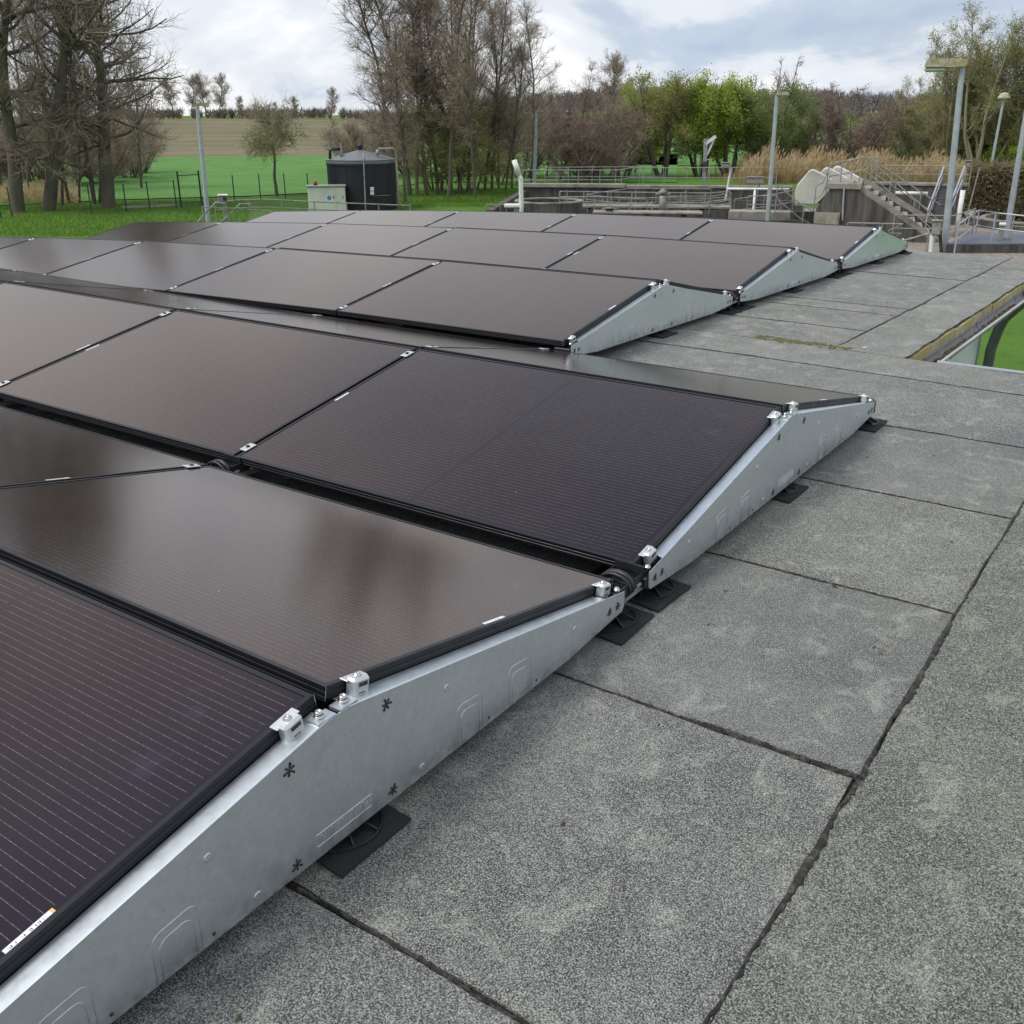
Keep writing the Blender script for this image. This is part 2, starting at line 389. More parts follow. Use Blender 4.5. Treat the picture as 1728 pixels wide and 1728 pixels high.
def barcode():
    t = NT('barcode_sticker'); p = t.obj(); sx = t.n('ShaderNodeSeparateXYZ'); t.l(p, sx.inputs[0])
    n = t.n('ShaderNodeTexNoise', noise_dimensions='1D'); n.inputs['Scale'].default_value = 420; n.inputs['Detail'].default_value = 0; t.l(sx.outputs[1], n.inputs['W'])
    bars = t.math('MULTIPLY', t.math('GREATER_THAN', n.outputs['Fac'], .56), t.math('LESS_THAN', t.math('ABSOLUTE', t.math('ADD', sx.outputs[0], -.001)), .0028))
    bars = t.math('MULTIPLY', bars, t.math('LESS_THAN', sx.outputs[1], .028))
    org = t.math('GREATER_THAN', sx.outputs[1], .036)
    t.set(Base_Color=t.mix(org, t.mix(bars, (.74, .76, .80), (.06, .06, .07)), (.75, .42, .18)), Roughness=.4); return t.m
M['barcode'] = barcode()

# ------------------------------------------------------------------ ground and fields
def hill(x, y):
    """height of the land above ZG"""
    dx, dy = x - CAM[0], y - CAM[1]; d = math.hypot(dx, dy); a = math.degrees(math.atan2(dx, dy))
    left = ss(-30, -44, a) if a < -30 else 0
    left = 1 - ss(-46, -32, a)
    h = left * ss(115, 300, d) * 3.9
    h += ss(190, 430, d) * (1 - left) * (4.6 + 1.3 * math.sin(a * .21 + 1.) + .7 * math.sin(a * .6))
    return h - 2.5 * left * ss(320, 900, d)
def sheet(name, a0, a1, na, radii, z, mat, kind='structure'):
    mb = MB(); vs = []; fs = []
    for r in radii:
        for i in range(na + 1):
            a = R(a0 + (a1 - a0) * i / na); x = CAM[0] + r * math.sin(a); y = CAM[1] + r * math.cos(a)
            vs.append((x, y, ZG + hill(x, y) + z))
    for j in range(len(radii) - 1):
        for i in range(na):
            k = j * (na + 1) + i; fs.append((k, k + 1, k + na + 2, k + na + 1))
    mb.add(vs, [f[::-1] for f in fs]); o = mb.build(name, mat, smooth=True); o['kind'] = kind; return o
sheet('lawn', -180, 180, 144, [0.01, 6, 12, 20, 30, 45, 65, 90, 115, 140, 170, 210, 260, 320, 390, 460, 600, 900, 1500, 3000], 0, M['lawn'])
sheet('meadow', -80, -26, 54, [72, 90, 122], .05, M['meadow'])
def leftmeadow():
    pts = [gp(-250, 352), gp(0, 348), gp(200, 338), gp(420, 332), gp(560, 325), gp(700, 312)]
    mb = MB(); n = len(pts); vs = [(p[0], p[1], ZG + .05) for p in pts]
    for p in pts:
        d = np.array([p[0] - CAM[0], p[1] - CAM[1]]); d = d / np.hypot(*d) * 76; vs.append((CAM[0] + d[0], CAM[1] + d[1], ZG + .055))
    mb.add(vs, [(i, n + i, n + i + 1, i + 1) for i in range(n - 1)]); mb.build('meadow_edge', M['meadow'])['kind'] = 'structure'
leftmeadow()
sheet('stubble_field', -80, -30, 50, [122, 150, 180, 210, 240, 262], .05, M['stubble'])
sheet('far_meadow', -30, 14, 44, [96, 130, 180, 230], .05, M['meadow'])
def gravel():
    a, b, c, d = gp(1380, 436), gp(2100, 446), gp(1960, 352), gp(1340, 352)
    mb = MB(); mb.add([(p[0], p[1], ZG + .01) for p in (a, b, c, d)], [(0, 1, 2, 3)]); mb.build('gravel_path', M['gravel'])['kind'] = 'structure'
gravel()

# ------------------------------------------------------------------ the flat-roofed building
XC, YC = -1.6847, 2.2851
def warp(x, y): return .0433 - .0017 * (x - XC) - .018 * (y - YC) - .0037 * (x - XC) ** 2
def zroof(x, y): return ZR + warp(x, y) * ss(2.5, 3.5, y)
BX0, BY0, FOLD, FAR, EDGE = -11.6, -7., 3.74, 9.66, -.215
bld = thing('flat_roof_building', 'low white building under a grey bitumen flat roof carrying the solar panels', 'building')
def slab(name, x0, x1, y0, y1, top, thick, mat, nx=10, ny=6, parent=None, wob=None):
    """sheet following the roof; wob(t, side) moves its border"""
    mb = MB(); vs = []
    for j in range(ny + 1):
        for i in range(nx + 1):
            fx, fy = i / nx, j / ny; x, y = x0 + (x1 - x0) * fx, y0 + (y1 - y0) * fy
            if wob:
                if i == 0: x += wob(y, 0)
                if i == nx: x += wob(y, 1)
                if j == 0: y += wob(x, 2)
                if j == ny: y += wob(x, 3)
            vs.append((x, y, zroof(x, y) + top))
    n = len(vs); W1 = nx + 1
    fs = [(j * W1 + i, j * W1 + i + 1, (j + 1) * W1 + i + 1, (j + 1) * W1 + i) for j in range(ny) for i in range(nx)]
    ring = [i for i in range(nx)] + [j * W1 + nx for j in range(ny)] + [ny * W1 + i for i in range(nx, 0, -1)] + [j * W1 for j in range(ny, 0, -1)]
    low = [(vs[k][0], vs[k][1], vs[k][2] - thick) for k in ring]; m = len(ring)
    fs += [(ring[k], n + k, n + (k + 1) % m, ring[(k + 1) % m]) for k in range(m)]
    mb.add(vs + low, fs); return mb.build(name, mat, parent)
slab('roof_slab', BX0, 4.6, BY0, FOLD, -.006, .24, M['tar'], 16, 10, bld)
slab('roof_slab', BX0, EDGE, FOLD + .0005, FAR, -.006, .24, M['tar'], 16, 10, bld)
def n1(t, seed, amp):
    return amp * (math.sin(t * 3.1 + seed) * .35 + math.sin(t * 11.7 + seed * 2.3) * .3 + math.sin(t * 29 + seed * 5.1) * .22 + math.sin(t * 67 + seed * 3.7) * .13)
def wob(seed, amps):
    return lambda t, sd: (n1(t, seed + sd * 1.7, amps[sd]) if amps[sd] else 0)
LS = .805
ys = [BY0, -5.1, -4.17, -3.24, -2.31, -1.385, -.445, .495, 1.385, 2.30, 3.225, FOLD]
for i in range(len(ys) - 1):
    g = .004 if ys[i] > 0 else .006
    for k, (xa, xb) in enumerate(((-1.9, LS - .004), (-6.9, -1.905), (BX0, -6.905))):
        if k == 0: slab('bitumen_sheet', xa, xb, ys[i] + g, ys[i + 1] - g, random.uniform(0, .0015), .006, M['bitumen'], 70, 8, bld, wob(i * 3.3, (0, .006, .006, .006)))
        elif ys[i] > -4: slab('bitumen_sheet', xa, xb, ys[i] + g, ys[i + 1] - g, 0, .006, M['bitumen'], 6, 4, bld)
slab('bitumen_sheet', LS + .004, 1.78, BY0, 3.215, .001, .006, M['bitumen_algae'], 8, 160, bld, wob(2.2, (.007, .003, 0, 0)))
slab('bitumen_sheet', LS + .004, 4.6, 3.225, FOLD, .001, .006, M['bitumen'], 30, 4, bld, wob(4.2, (.004, 0, .004, 0)))
slab('bitumen_sheet', 1.79, 4.6, BY0, 3.215, .0, .006, M['bitumen'], 4, 20, bld)
L2 = -.625
fy = [FOLD + .006, 4.44, 5.17, 5.52, 6.45, 7.45, 8.4, FAR]
for i in range(len(fy) - 1):
    slab('bitumen_sheet', -3.9, L2 - .004, fy[i] + .003, fy[i + 1] - .003, random.uniform(0, .001), .006, M['bitumen'], 40, 8, bld, wob(i * 2.1 + 9, (0, .008, .007, .007)))
    slab('bitumen_sheet', BX0, -3.905, fy[i] + .003, fy[i + 1] - .003, 0, .006, M['bitumen'], 8, 4, bld)
slab('bitumen_sheet', L2 + .006, EDGE + .012, FOLD + .006, 8.61, .001, .006, M['bitumen'], 6, 60, bld, wob(6.2, (.008, .012, 0, .004)))
slab('bitumen_sheet', L2 + .006, EDGE + .012, 8.622, FAR, .001, .006, M['bitumen'], 6, 12, bld, wob(7.2, (.006, .012, .004, 0)))
def bleed(name, axis, c, t0, t1, wmin, wmax, seed, side=1, n=260):
    """ragged bead of bitumen squeezed out of a seam, lumpy, a few millimetres proud"""
    mb = MB(); vs = []; rr = random.Random(seed); k = rr.random() * 9; m = 5
    for i in range(n + 1):
        t = t0 + (t1 - t0) * i / n
        e = max(0., math.sin(t * 2.3 + k) * .5 + math.sin(t * 5.9 + k * 3) * .4 + math.sin(t * 17 + k) * .3 + .05)
        wd = wmin + (wmax - wmin) * min(1, e) * rr.uniform(.75, 1.1) + rr.uniform(0, wmin * 1.6)
        off = n1(t, seed, .006)
        for j in range(m):
            f = j / (m - 1); d = off + side * (wd * f - .006); h = .0015 + (.006 * min(1, wd / .02) * math.sin(math.pi * f) + rr.uniform(0, .0025)) * (0 < j < m - 1) - (.003 if j in (0, m - 1) else 0)
            x, y = (c + d, t) if axis == 'y' else (t, c + d)
            vs.append((x, y, zroof(x, y) + h))
    fs = [(i * m + j, i * m + j + 1, (i + 1) * m + j + 1, (i + 1) * m + j) for i in range(n) for j in range(m - 1)]
    mb.add(vs, fs); return mb.build(name, M['tar'], bld)
bleed('bitumen_bead', 'y', LS, -2.6, 3.2, .005, .021, 3, 1, 520)
bleed('bitumen_bead', 'x', -.445, -.1, LS, .004, .019, 5, 1, 220)
bleed('bitumen_bead', 'x', -1.385, -.1, LS, .003, .012, 8, 1, 180)
for i, yv in enumerate((.495, 1.385, 2.30)): bleed('bitumen_bead', 'x', yv, -.6, LS, .003, .008, 11 + i, 1, 120)
bleed('bitumen_bead', 'x', 3.225, -3, 2.5, .003, .010, 17, 1, 200)
bleed('bitumen_bead', 'y', L2, FOLD + .03, FAR, .006, .030, 21, 1, 200)
for i, yv in enumerate((4.44, 5.17, 5.52, 7.45)): bleed('bitumen_bead', 'x', yv, -2.6, L2, .002, (.012, .012, .004, .008)[i], 31 + i, 1, 90)
# walls, fascias, gutter
def wallbox(name, lo, hi, mat): mb = MB(); mb.box(lo, hi); return mb.build(name, mat, bld)
wallbox('wall', (-.9, FOLD + .3, ZG), (-.62, 8.62, ZR - .25), M['wall'])
wallbox('wall', (BX0 + .6, 8.34, ZG), (-.905, 8.62, ZR - .3), M['wall'])
wallbox('wall', (BX0 + .6, BY0 + .6, ZG), (BX0 + .9, 8.335, ZR - .6), M['wall'])
wallbox('wall', (-.895, FOLD - .7, ZG), (4.2, FOLD - .4, ZR - .25), M['wall'])
wallbox('corner_trim', (-.655, 8.54, ZG), (-.612, 8.626, ZR - .27), M['galvb'])
def fascia():
    for k in range(9):                       # rendered upstand along the far roof's edge, in lengths
        y0 = FOLD + .01 + k * .655; y1 = y0 + .648; mb = MB()
        o = random.uniform(-.004, .004)
        mb.bbox((EDGE - .002 + o, y0, ZR - .21 - .016 * (y0 - YC) * 1), (EDGE + .022 + o, y1, ZR - .012 - .018 * (y1 - YC) + .03), .004)
        mb.build('fascia_strip', M['mortar'], bld)
fascia()
def gutter(p0, p1, rad, name):
    """half-round gutter with a rolled outer lip along p0 -> p1"""
    g = bpy.data.objects.new(name, None); COL.objects.link(g); g.parent = bld
    p0, p1 = Vector(p0), Vector(p1); d = (p1 - p0).normalized(); out = d.cross(Vector((0, 0, 1)))
    mb = MB(); n = 12; ln = 14; vs = []
    for i in range(ln + 1):
        c = p0.lerp(p1, i / ln)
        for k in range(n + 1):
            a = math.pi * k / n; vs.append(c + out * (-math.cos(a) * rad) - Vector((0, 0, 1)) * math.sin(a) * rad)
        for k in range(n + 1):
            a = math.pi * (n - k) / n; vs.append(c + out * (-math.cos(a) * (rad + .002)) - Vector((0, 0, 1)) * math.sin(a) * (rad + .002))
    w_ = 2 * (n + 1)
    fs = [(i * w_ + k, i * w_ + (k + 1) % w_, (i + 1) * w_ + (k + 1) % w_, (i + 1) * w_ + k) for i in range(ln) for k in range(w_)]
    mb.add(vs, fs); mb.build('channel', M['zincgut'], g, True)
    mb = MB(); o = out * (rad + .006); mb.tube([p0 + o - d * .01, p1 + o], .0105, 10); mb.build('rolled_lip', M['galvb'], g, True)
    for t in (.08, .34, .6, .86):
        mb = MB(); c = p0.lerp(p1, t)
        ring = [c + out * (-math.cos(math.pi * k / 10) * (rad - .002)) - Vector((0, 0, 1)) * math.sin(math.pi * k / 10) * (rad - .002) for k in range(11)]
        for a, b in zip(ring[:-1], ring[1:]): mb.beam(a, b, .022, .004)
        mb.build('joint_strap', M['zincgut'], g)
    return g
gt = gutter((EDGE + .080, FOLD - .02, ZR - .075), (EDGE + .080, FAR + .05, ZR - .165), .056, 'gutter')
def silt():
    mb = MB(); rr = random.Random(4); n = 420
    for i in range(n):
        y = FOLD + .02 + rr.random() ** 1.5 * 3.4; z = ZR - .075 - .0151 * (y - FOLD) - .050; x = EDGE + .080 + rr.uniform(-.022, .022)
        s = rr.uniform(.008, .020); a = rr.uniform(0, 3.14)
        c, q = math.cos(a) * s, math.sin(a) * s; h = abs(x - EDGE - .080) ** 2 * 10
        mb.add([(x - c, y - q, z + h), (x + q, y - c, z + h + .004), (x + c, y + q, z + h + .002), (x - q, y + c, z + h + .003), (x, y, z + h + rr.uniform(.008, .022))], [(0, 1, 4), (1, 2, 4), (2, 3, 4), (3, 0, 4)])
    o = mb.build('gutter_silt', M['silt'], gt); o['kind'] = 'stuff'
silt()
def downpipe():
    mb = MB(); a = Vector((-.5, 8.57, ZG)); b = Vector((-.5, 8.57, -1.02)); pts = [a, b]
    top = Vector((EDGE + .080, 7.75, -.33))
    for k in range(1, 7):
        f = k / 6; pts.append(b.lerp(Vector((-.5, 8.57, -.78)), f).lerp(Vector((-.5, 8.57, -.78)).lerp(top, .35), f))
    pts += [top, top + Vector((0, 0, .06))]
    mb.tube(pts, .05, 16); mb.build('downpipe', M['zincgut'], bld, True)
    mb = MB(); mb.tube([(-.5, 8.57, -1.30), (-.5, 8.57, -1.26)], .056, 16); mb.box((-.62, 8.55, -1.30), (-.54, 8.59, -1.26)); mb.build('pipe_clamp', M['tar'], bld)
downpipe()
def eave_trim():
    mb = MB(); mb.tube([(EDGE + .2, FOLD + .015, ZR + .002), (4.6, FOLD + .015, ZR - .002)], .012, 8); mb.build('edge_trim', M['galvb'], bld, True)
eave_trim()
def bits():
    rr = random.Random(9)
    mb = MB()
    for i in range(150):
        t = rr.random(); x = -1.15 + t * .62 + rr.gauss(0, .02); y = 3.80 + rr.gauss(0, .035) - t * .02; s = rr.uniform(.006, .02)
        z = zroof(x, y) + .002
        mb.add([(x - s, y - s * .6, z), (x + s, y - s * .5, z), (x + s * .7, y + s * .6, z), (x - s * .6, y + s * .6, z), (x, y, z + s * .35)], [(0, 1, 4), (1, 2, 4), (2, 3, 4), (3, 0, 4)])
    o = mb.build('moss', M['moss']); tag(o, kind='stuff')
    mb = MB()
    for i in range(70):
        x, y = (rr.uniform(.1, 1.7), rr.uniform(-1.9, 3.4)) if i % 3 else (rr.uniform(-3.2, -.3), rr.uniform(3.8, 9.2))
        if x > 1.7 or (y > FOLD and x > EDGE): continue
        s = rr.uniform(.002, .006); a = rr.uniform(0, 3.14); z = zroof(x, y) + .0025; c, q = math.cos(a) * s, math.sin(a) * s
        mb.add([(x - c * 2, y - q * 2, z), (x + q, y - c, z), (x + c * 2, y + q * 2, z), (x - q, y + c, z), (x, y, z + s)], [(0, 1, 4), (1, 2, 4), (2, 3, 4), (3, 0, 4)])
    tag(mb.build('roof_crumbs', M['silt']), kind='stuff')
    for i, (x, y, mt, lb, ct, s) in enumerate(((-.47, 3.86, 'pale', 'tiny pale scrap lying on the far roof near the moss patch', 'scrap', .018),
                                         (-.60, 3.79, 'leafdry', 'curled tan leaf lying in the moss at the roof joint', 'leaf', .03),
                                         (.30, -1.62, 'leafdry', 'small rusty leaf crumb on the roof below the front plate', 'leaf', .012))):
        mb = MB(); z = zroof(x, y) + .004
        mb.add([(x - s, y, z), (x, y - s * .5, z + s * .15), (x + s, y + s * .1, z + s * .5), (x + s * .1, y + s * .6, z + s * .2), (x, y, z + s * .4)],
               [(0, 1, 4), (1, 2, 4), (2, 3, 4), (3, 0, 4)])
        tag(mb.build('dry_leaf' if ct == 'leaf' else 'paper_scrap', M[mt]), lb, ct)
bits()

# ------------------------------------------------------------------ solar array
TILT = .1919; W0 = 1.134; WC, H = W0 * math.cos(TILT), W0 * math.sin(TILT)
GAP, VAL = .0329, .124; LP, ML = 1.7548, 1.738
def make_module():
    t = thing('solar_module', 'x', 'solar panel')
    hx, hy = ML / 2, W0 / 2
    prof = [(.011, -.0018), (.011, 0), (.0006, 0), (0, -.0008), (0, -.008), (.0016, -.009), (.0016, -.012), (0, -.013), (0, -.019), (.0016, -.020), (.0016, -.023), (0, -.024), (0, -.032), (.024, -.032), (.024, -.030), (.0025, -.030), (.0025, -.006), (.011, -.006)]
    mb = MB(); n = len(prof); vs = []
    for sx, sy in ((-1, -1), (1, -1), (1, 1), (-1, 1)):
        vs += [(sx * (hx - i), sy * (hy - i), z) for i, z in prof]
    mb.add(vs, [((c * n + k), (c * n + (k + 1) % n), (((c + 1) % 4) * n + (k + 1) % n), (((c + 1) % 4) * n + k)) for c in range(4) for k in range(n)])
    mb.build('frame', M['frame'], t)
    mb = MB()
    mb.box((-hx + .0106, -hy + .0106, -.0055), (hx - .0106, hy - .0106, -.0016)); mb.build('glass', M['glass'], t)
    for sx, sy in ((1, -1), (1, 1)):           # bright mitre seams on the frame corners
        mb = MB(); mb.tube([(sx * (hx + .0001), sy * (hy + .0001), -.001), (sx * (hx + .0001), sy * (hy + .0001), -.031)], .0009, 5)
        mb.build('corner_seam', M['bolt'], t)
    mb = MB(); mb.box((-.005, -.042, 0), (.005, .042, .0006)); o = mb.build('barcode_label', M['barcode'], t); o.location = (hx - .017, -.28, -.0014)
    return t
mod = make_module()
ORD = ('first', 'second', 'third', 'fourth', 'fifth')
ROWS = []                                    # (tent letter, x0, y_low, group-2?)
first = [True]
def place(x, y, zc, up, wp, label, stick=None):
    if first[0]: o = mod; first[0] = False
    else: o = dup(mod)
    z = H / 2 + zc; sx = sy = 0
    if wp:
        z += warp(x, y); sy = -.018; sx = -.0017 - .0074 * (x - XC)
    o.location = (x, y, z)
    o.rotation_euler = (up * TILT + sy + random.gauss(0, .0012), -sx + random.gauss(0, .0008), 0)
    o['label'] = label; o['group'] = 'solar panels on the flat roof'
    if stick:
        for c in kids(o):
            if c.name.startswith('barcode'): c.location = (stick[0] * (ML / 2 - .0175), stick[1], -.0014); c.rotation_euler = (0, 0, 0 if stick[0] > 0 else math.pi)
    return o
STICK = {('A', 0, 0): (1, -.02), ('A', 1, 0): (1, .01), ('B', 0, 0): (-1, .02), ('B', 0, 1): (-1, .0), ('C', 0, 0): (1, .02), ('D', 0, 0): (-1, .0), ('E', 0, 0): (1, .02)}
T = 2 * WC + GAP + VAL
TENTS = [('A', 0., -VAL - 2 * WC - GAP, False), ('B', 0., 0., False), ('C', XC, YC, True), ('D', XC, YC + T, True), ('E', XC, YC + 2 * T, True)]
RN = {'A': ('front row', 'row behind the front ridge'), 'B': ('large middle row', 'dark row behind the middle ridge'),
      'C': ('first set-back row', 'first set-back back slope'), 'D': ('second set-back row', 'second set-back back slope'), 'E': ('farthest row', 'farthest back slope')}
for tn, x0, y0, wp in TENTS:
    nm = {'A': 3, 'B': 5}.get(tn, 5)
    for k in range(nm):
        place(x0 - ML / 2 - k * LP, y0 + WC / 2, 0, 1, wp, '%s black solar panel from the right in the %s' % (ORD[k], RN[tn][0]), STICK.get((tn, 0, k)))
        if tn in 'AB' or k < 2:
            place(x0 - ML / 2 - k * LP, y0 + WC * 1.5 + GAP, 0, -1, wp, '%s black solar panel from the right in the %s' % (ORD[k], RN[tn][1]), STICK.get((tn, 1, k)))

# --- side plates
PX = .046
def top_z(y, y0):                                    # underside of the modules along the tent, local y from the low edge
    if y < WC: return y * math.tan(TILT) - .029
    if y < WC + GAP: return H - .029
    return (2 * WC + GAP - y) * math.tan(TILT) - .029
def star(mb, y, z, r, rot):
    vs = []
    for k in range(12):
        a = rot + math.pi * k / 6; q = r if k % 2 == 0 else r * .30
        vs.append((PX + .0012, y + q * math.cos(a), z + q * math.sin(a)))
    # six narrow arms about a round eye
    for k in range(6):
        a = rot + math.pi * k / 3; d = Vector((0, math.cos(a), math.sin(a))); s_ = Vector((0, -math.sin(a), math.cos(a))); c = Vector((PX + .0008, y, z))
        b = c + d * r * .2; e = c + d * r * (1 if k % 2 else .8)
        mb.prism([b - s_ * r * .10, e - s_ * r * .17, e + d * r * .1, e + s_ * r * .17, b + s_ * r * .10], (.0006, 0, 0))
    mb.prism([(PX + .0007, y + r * .3 * math.cos(a), z + r * .3 * math.sin(a)) for a in [k * math.pi / 4 for k in range(8)]], (.0006, 0, 0))
def make_plate():
    t = thing('side_plate', 'x', 'mounting plate'); Lw = 2 * WC + GAP; mid = WC + GAP / 2
    ya, yb = .012, Lw - .012
    zt = lambda y: min(y * math.tan(TILT), (Lw - y) * math.tan(TILT)) - .030
    up = [(ya, zt(ya) + .008), (mid - .03, zt(mid - .03)), (mid + .03, zt(mid + .03)), (yb, zt(yb) + .008)]
    zt_end = zt(ya) + .008
    lo = [(yb, -.066), (yb - .012, -.078), (yb - .30, -.098), (ya + .30, -.098), (ya + .012, -.078), (ya, -.066)]
    mb = MB(); mb.prism([(PX, y, z) for y, z in up + lo], (-.0018, 0, 0)); mb.build('sheet', M['steel'], t)
    # top flanges folded inwards, with a radius at the fold
    for s in (0, 1):
        mb = MB()
        def Y(y): return y if s == 0 else Lw - y
        y0_, y1_ = .115, mid - .028
        q = [(0.0, 0.0), (-.0012, .0016), (-.004, .0024), (-.043, .0024), (-.043, .0006), (-.003, .0006)]
        A = [(PX + a, Y(y0_), zt(y0_) + b) for a, b in q]; B = [(PX + a, Y(y1_), zt(y1_) + b) for a, b in q]
        n = len(q); A2 = [(PX + a, Y(y0_ - (.014 if i < 2 else 0)), zt(y0_) + b - (.0025 if i < 2 else 0)) for i, (a, b) in enumerate(q)]
        fs = [(i, (i + 1) % n, n + (i + 1) % n, n + i) for i in range(n)]
        mb.add(A2 + B, [f if s == 0 else f[::-1] for f in fs] + [tuple(range(n)), tuple(range(n, 2 * n))]); mb.build('flange', M['steel'], t)
        mb = MB(); yy = Y(mid - .052); mb.box((PX - .030, min(yy, Y(mid - .005)), zt(mid - .03) - .003), (PX - .001, max(yy, Y(mid - .005)), zt(mid - .03) + .0028 + .001 * s)); mb.build('ridge_tab', M['steel'], t)
        mb = MB(); yy = Y(mid - .032); zz = zt(mid - .032) + .0038 + .001 * s
        mb.lathe([(.0105, 0), (.0105, .003), (.008, .0035), (.0078, .006), (.0085, .0062), (.0075, .0125), (.004, .0128), (.0038, .008)], 14, (PX - .019, yy, zz)); mb.build('bolt', M['bolt'], t, True)
        mb = MB(); mb.lathe([(.010, 0), (.010, .003), (.0072, .0035), (.007, .009), (.003, .0095)], 12, (PX - .016, Y(.03), zt(.03) + .01)); mb.build('bolt', M['bolt'], t, True)
        # bracket of black plastic under the notched low end
        mb = MB(); a, b = sorted((Y(.0), Y(.11))); mb.bbox((-.06, a, -.07), (PX - .003, b, -.036), .004); mb.build('end_bracket', M['black'], t)
    for y, z, r, ro in ((mid - .13, .135, .0145, .3), (mid + .13, .135, .0145, .9), (mid - .135, -.075, .0135, .5), (mid + .135, -.075, .0135, .1),
                        (.05, -.05, .013, .2), (.095, -.05, .013, .6), (Lw - .05, -.05, .013, .8), (Lw - .095, -.05, .013, .4)):
        mb = MB(); star(mb, y, z, r, ro); mb.build('star_perforation', M['tar'], t)
    def line(mb, pts, rad): mb.tube([(PX + .0002, y, z) for y, z in pts], rad, 5)
    for c in (mid - .60, mid - .40, mid + .40, mid + .60):        # arched knock-outs pressed into the sheet
        h = min(.10, zt(c) + .055); mb = MB()
        for wd, hh in ((.046, h), (.034, h - .02)):
            q = .020; top = -.096 + hh; al = [math.pi * k / 12 for k in range(7)]; sl = .10 if c > mid else -.10
            pts = [(c - wd, -.097)] + [(c - wd + q - q * math.cos(g_), top - q + q * math.sin(g_)) for g_ in al] + [(c + wd - q + q * math.sin(g_), top - q + q * math.cos(g_)) for g_ in al] + [(c + wd, -.097)]
            pts = [(y, z - sl * (y - c) * max(0, (z + .097) / hh)) for y, z in pts]
            line(mb, pts, .0007)
        mb.build('arched_knockout', M['steel'], t, True)
        mb = MB(); mb.prism([(PX + .0006, c + .07 + .004 * math.cos(k), -.082 + .004 * math.sin(k)) for k in range(6)], (.0005, 0, 0)); mb.build('drain_hole', M['tar'], t)
    for y, z in ((mid - .32, .075), (mid + .32, .075), (mid - .23, -.075), (mid + .23, -.075), (.28, -.02), (Lw - .28, -.02)):
        mb = MB(); mb.lathe([(.0095, 0), (.0085, .0012), (.0055, .0016), (.002, .0008)], 14)
        mb.v = [(PX + z_, y + x_, z + y_) for x_, y_, z_ in mb.v]; mb.build('dimple', M['steel'], t, True)
    mb = MB(); a, b, c0, d = mid - .085, mid + .075, -.072, -.045     # embossed name field
    line(mb, [(a, c0 + .004), (a + .004, d), (b - .004, d), (b, d - .004), (b - .004, c0), (a + .004, c0), (a, c0 + .004)], .0010)
    for k in range(15):
        y = a + .012 + k * .0098
        line(mb, [(y, c0 + .006), (y + .005, d - .006)] if k % 3 else [(y, c0 + .006), (y + .002, d - .006), (y + .006, d - .006)], .0008)
    mb.build('embossed_field', M['steel'], t)
    return t
plate = make_plate()
PL = {'A': 'nearest galvanised side plate, cut by the picture\'s lower corner', 'B': 'galvanised side plate closing the middle tent beside the bare roof',
      'C': 'galvanised side plate of the nearest set-back tent', 'D': 'galvanised side plate in the middle of the set-back block', 'E': 'small farthest galvanised side plate at the roof\'s far edge'}
plates = {}
for tn, x0, y0, wp in TENTS:
    o = plate if tn == 'A' else dup(plate); plates[tn] = o
    yc = y0 + WC + GAP / 2
    o.location = (x0, y0, warp(x0, yc) + .018 * (yc - y0) if wp else 0); o.rotation_euler = (-.018 if wp else 0, 0, 0)
    o['label'] = PL[tn]; o['group'] = 'side plates of the solar tents'

# --- clamps
def make_endclamp():
    t = thing('end_clamp', 'x', 'clamp')
    # origin: module frame edge, top; x outwards
    mb = MB(); mb.bbox((-.0115, -.033, .0004), (.012, .033, .0030), .0012); mb.build('lip', M['zinc'], t)
    mb = MB(); mb.bbox((-.001, -.0255, -.0335), (.0285, .0255, .0070), .0055); mb.build('clamp_body', M['zinc'], t)
    mb = MB(); mb.bbox((.0278, -.012, -.0115), (.0291, .016, -.002), .0006); mb.build('slot', M['tar'], t)
    mb = MB(); mb.bbox((.0278, -.010, -.0265), (.0288, .010, -.0235), .0004); mb.build('slot', M['tar'], t)
    mb = MB(); mb.lathe([(.0095, 0), (.0095, .0015), (.0072, .002), (.0070, .0055), (.004, .006), (.0035, .003)], 14, (.010, 0, .0068)); mb.build('bolt', M['bolt'], t, True)
    mb = MB(); mb.bbox((.002, -.026, -.041), (.021, .026, -.036), .001); mb.build('foot', M['zinc'], t)
    return t
def make_midclamp():
    t = thing('mid_clamp', 'x', 'clamp')
    mb = MB(); mb.bbox((-.019, -.028, .0006), (.019, .028, .0042), .0012); mb.box((-.0075, -.024, -.030), (.0075, .024, .0006)); mb.build('clamp_body', M['zinc'], t)
    mb = MB(); mb.lathe([(.008, 0), (.008, .004), (.0045, .0045), (.004, .002)], 12, (0, 0, .0042)); mb.build('bolt', M['tar'], t, True)
    return t
ec, mc = make_endclamp(), make_midclamp(); first_e = [True]; first_m = [True]
def put(src, flag, x, y, z, rx, label, group):
    if flag[0]: o = src; flag[0] = False
    else: o = dup(src)
    o.location = (x, y, z); o.rotation_euler = (rx, 0, random.gauss(0, .01)); o.scale = (.9, .88, .95) if src is ec else (1, 1, 1); o['label'] = label; o['group'] = group; return o
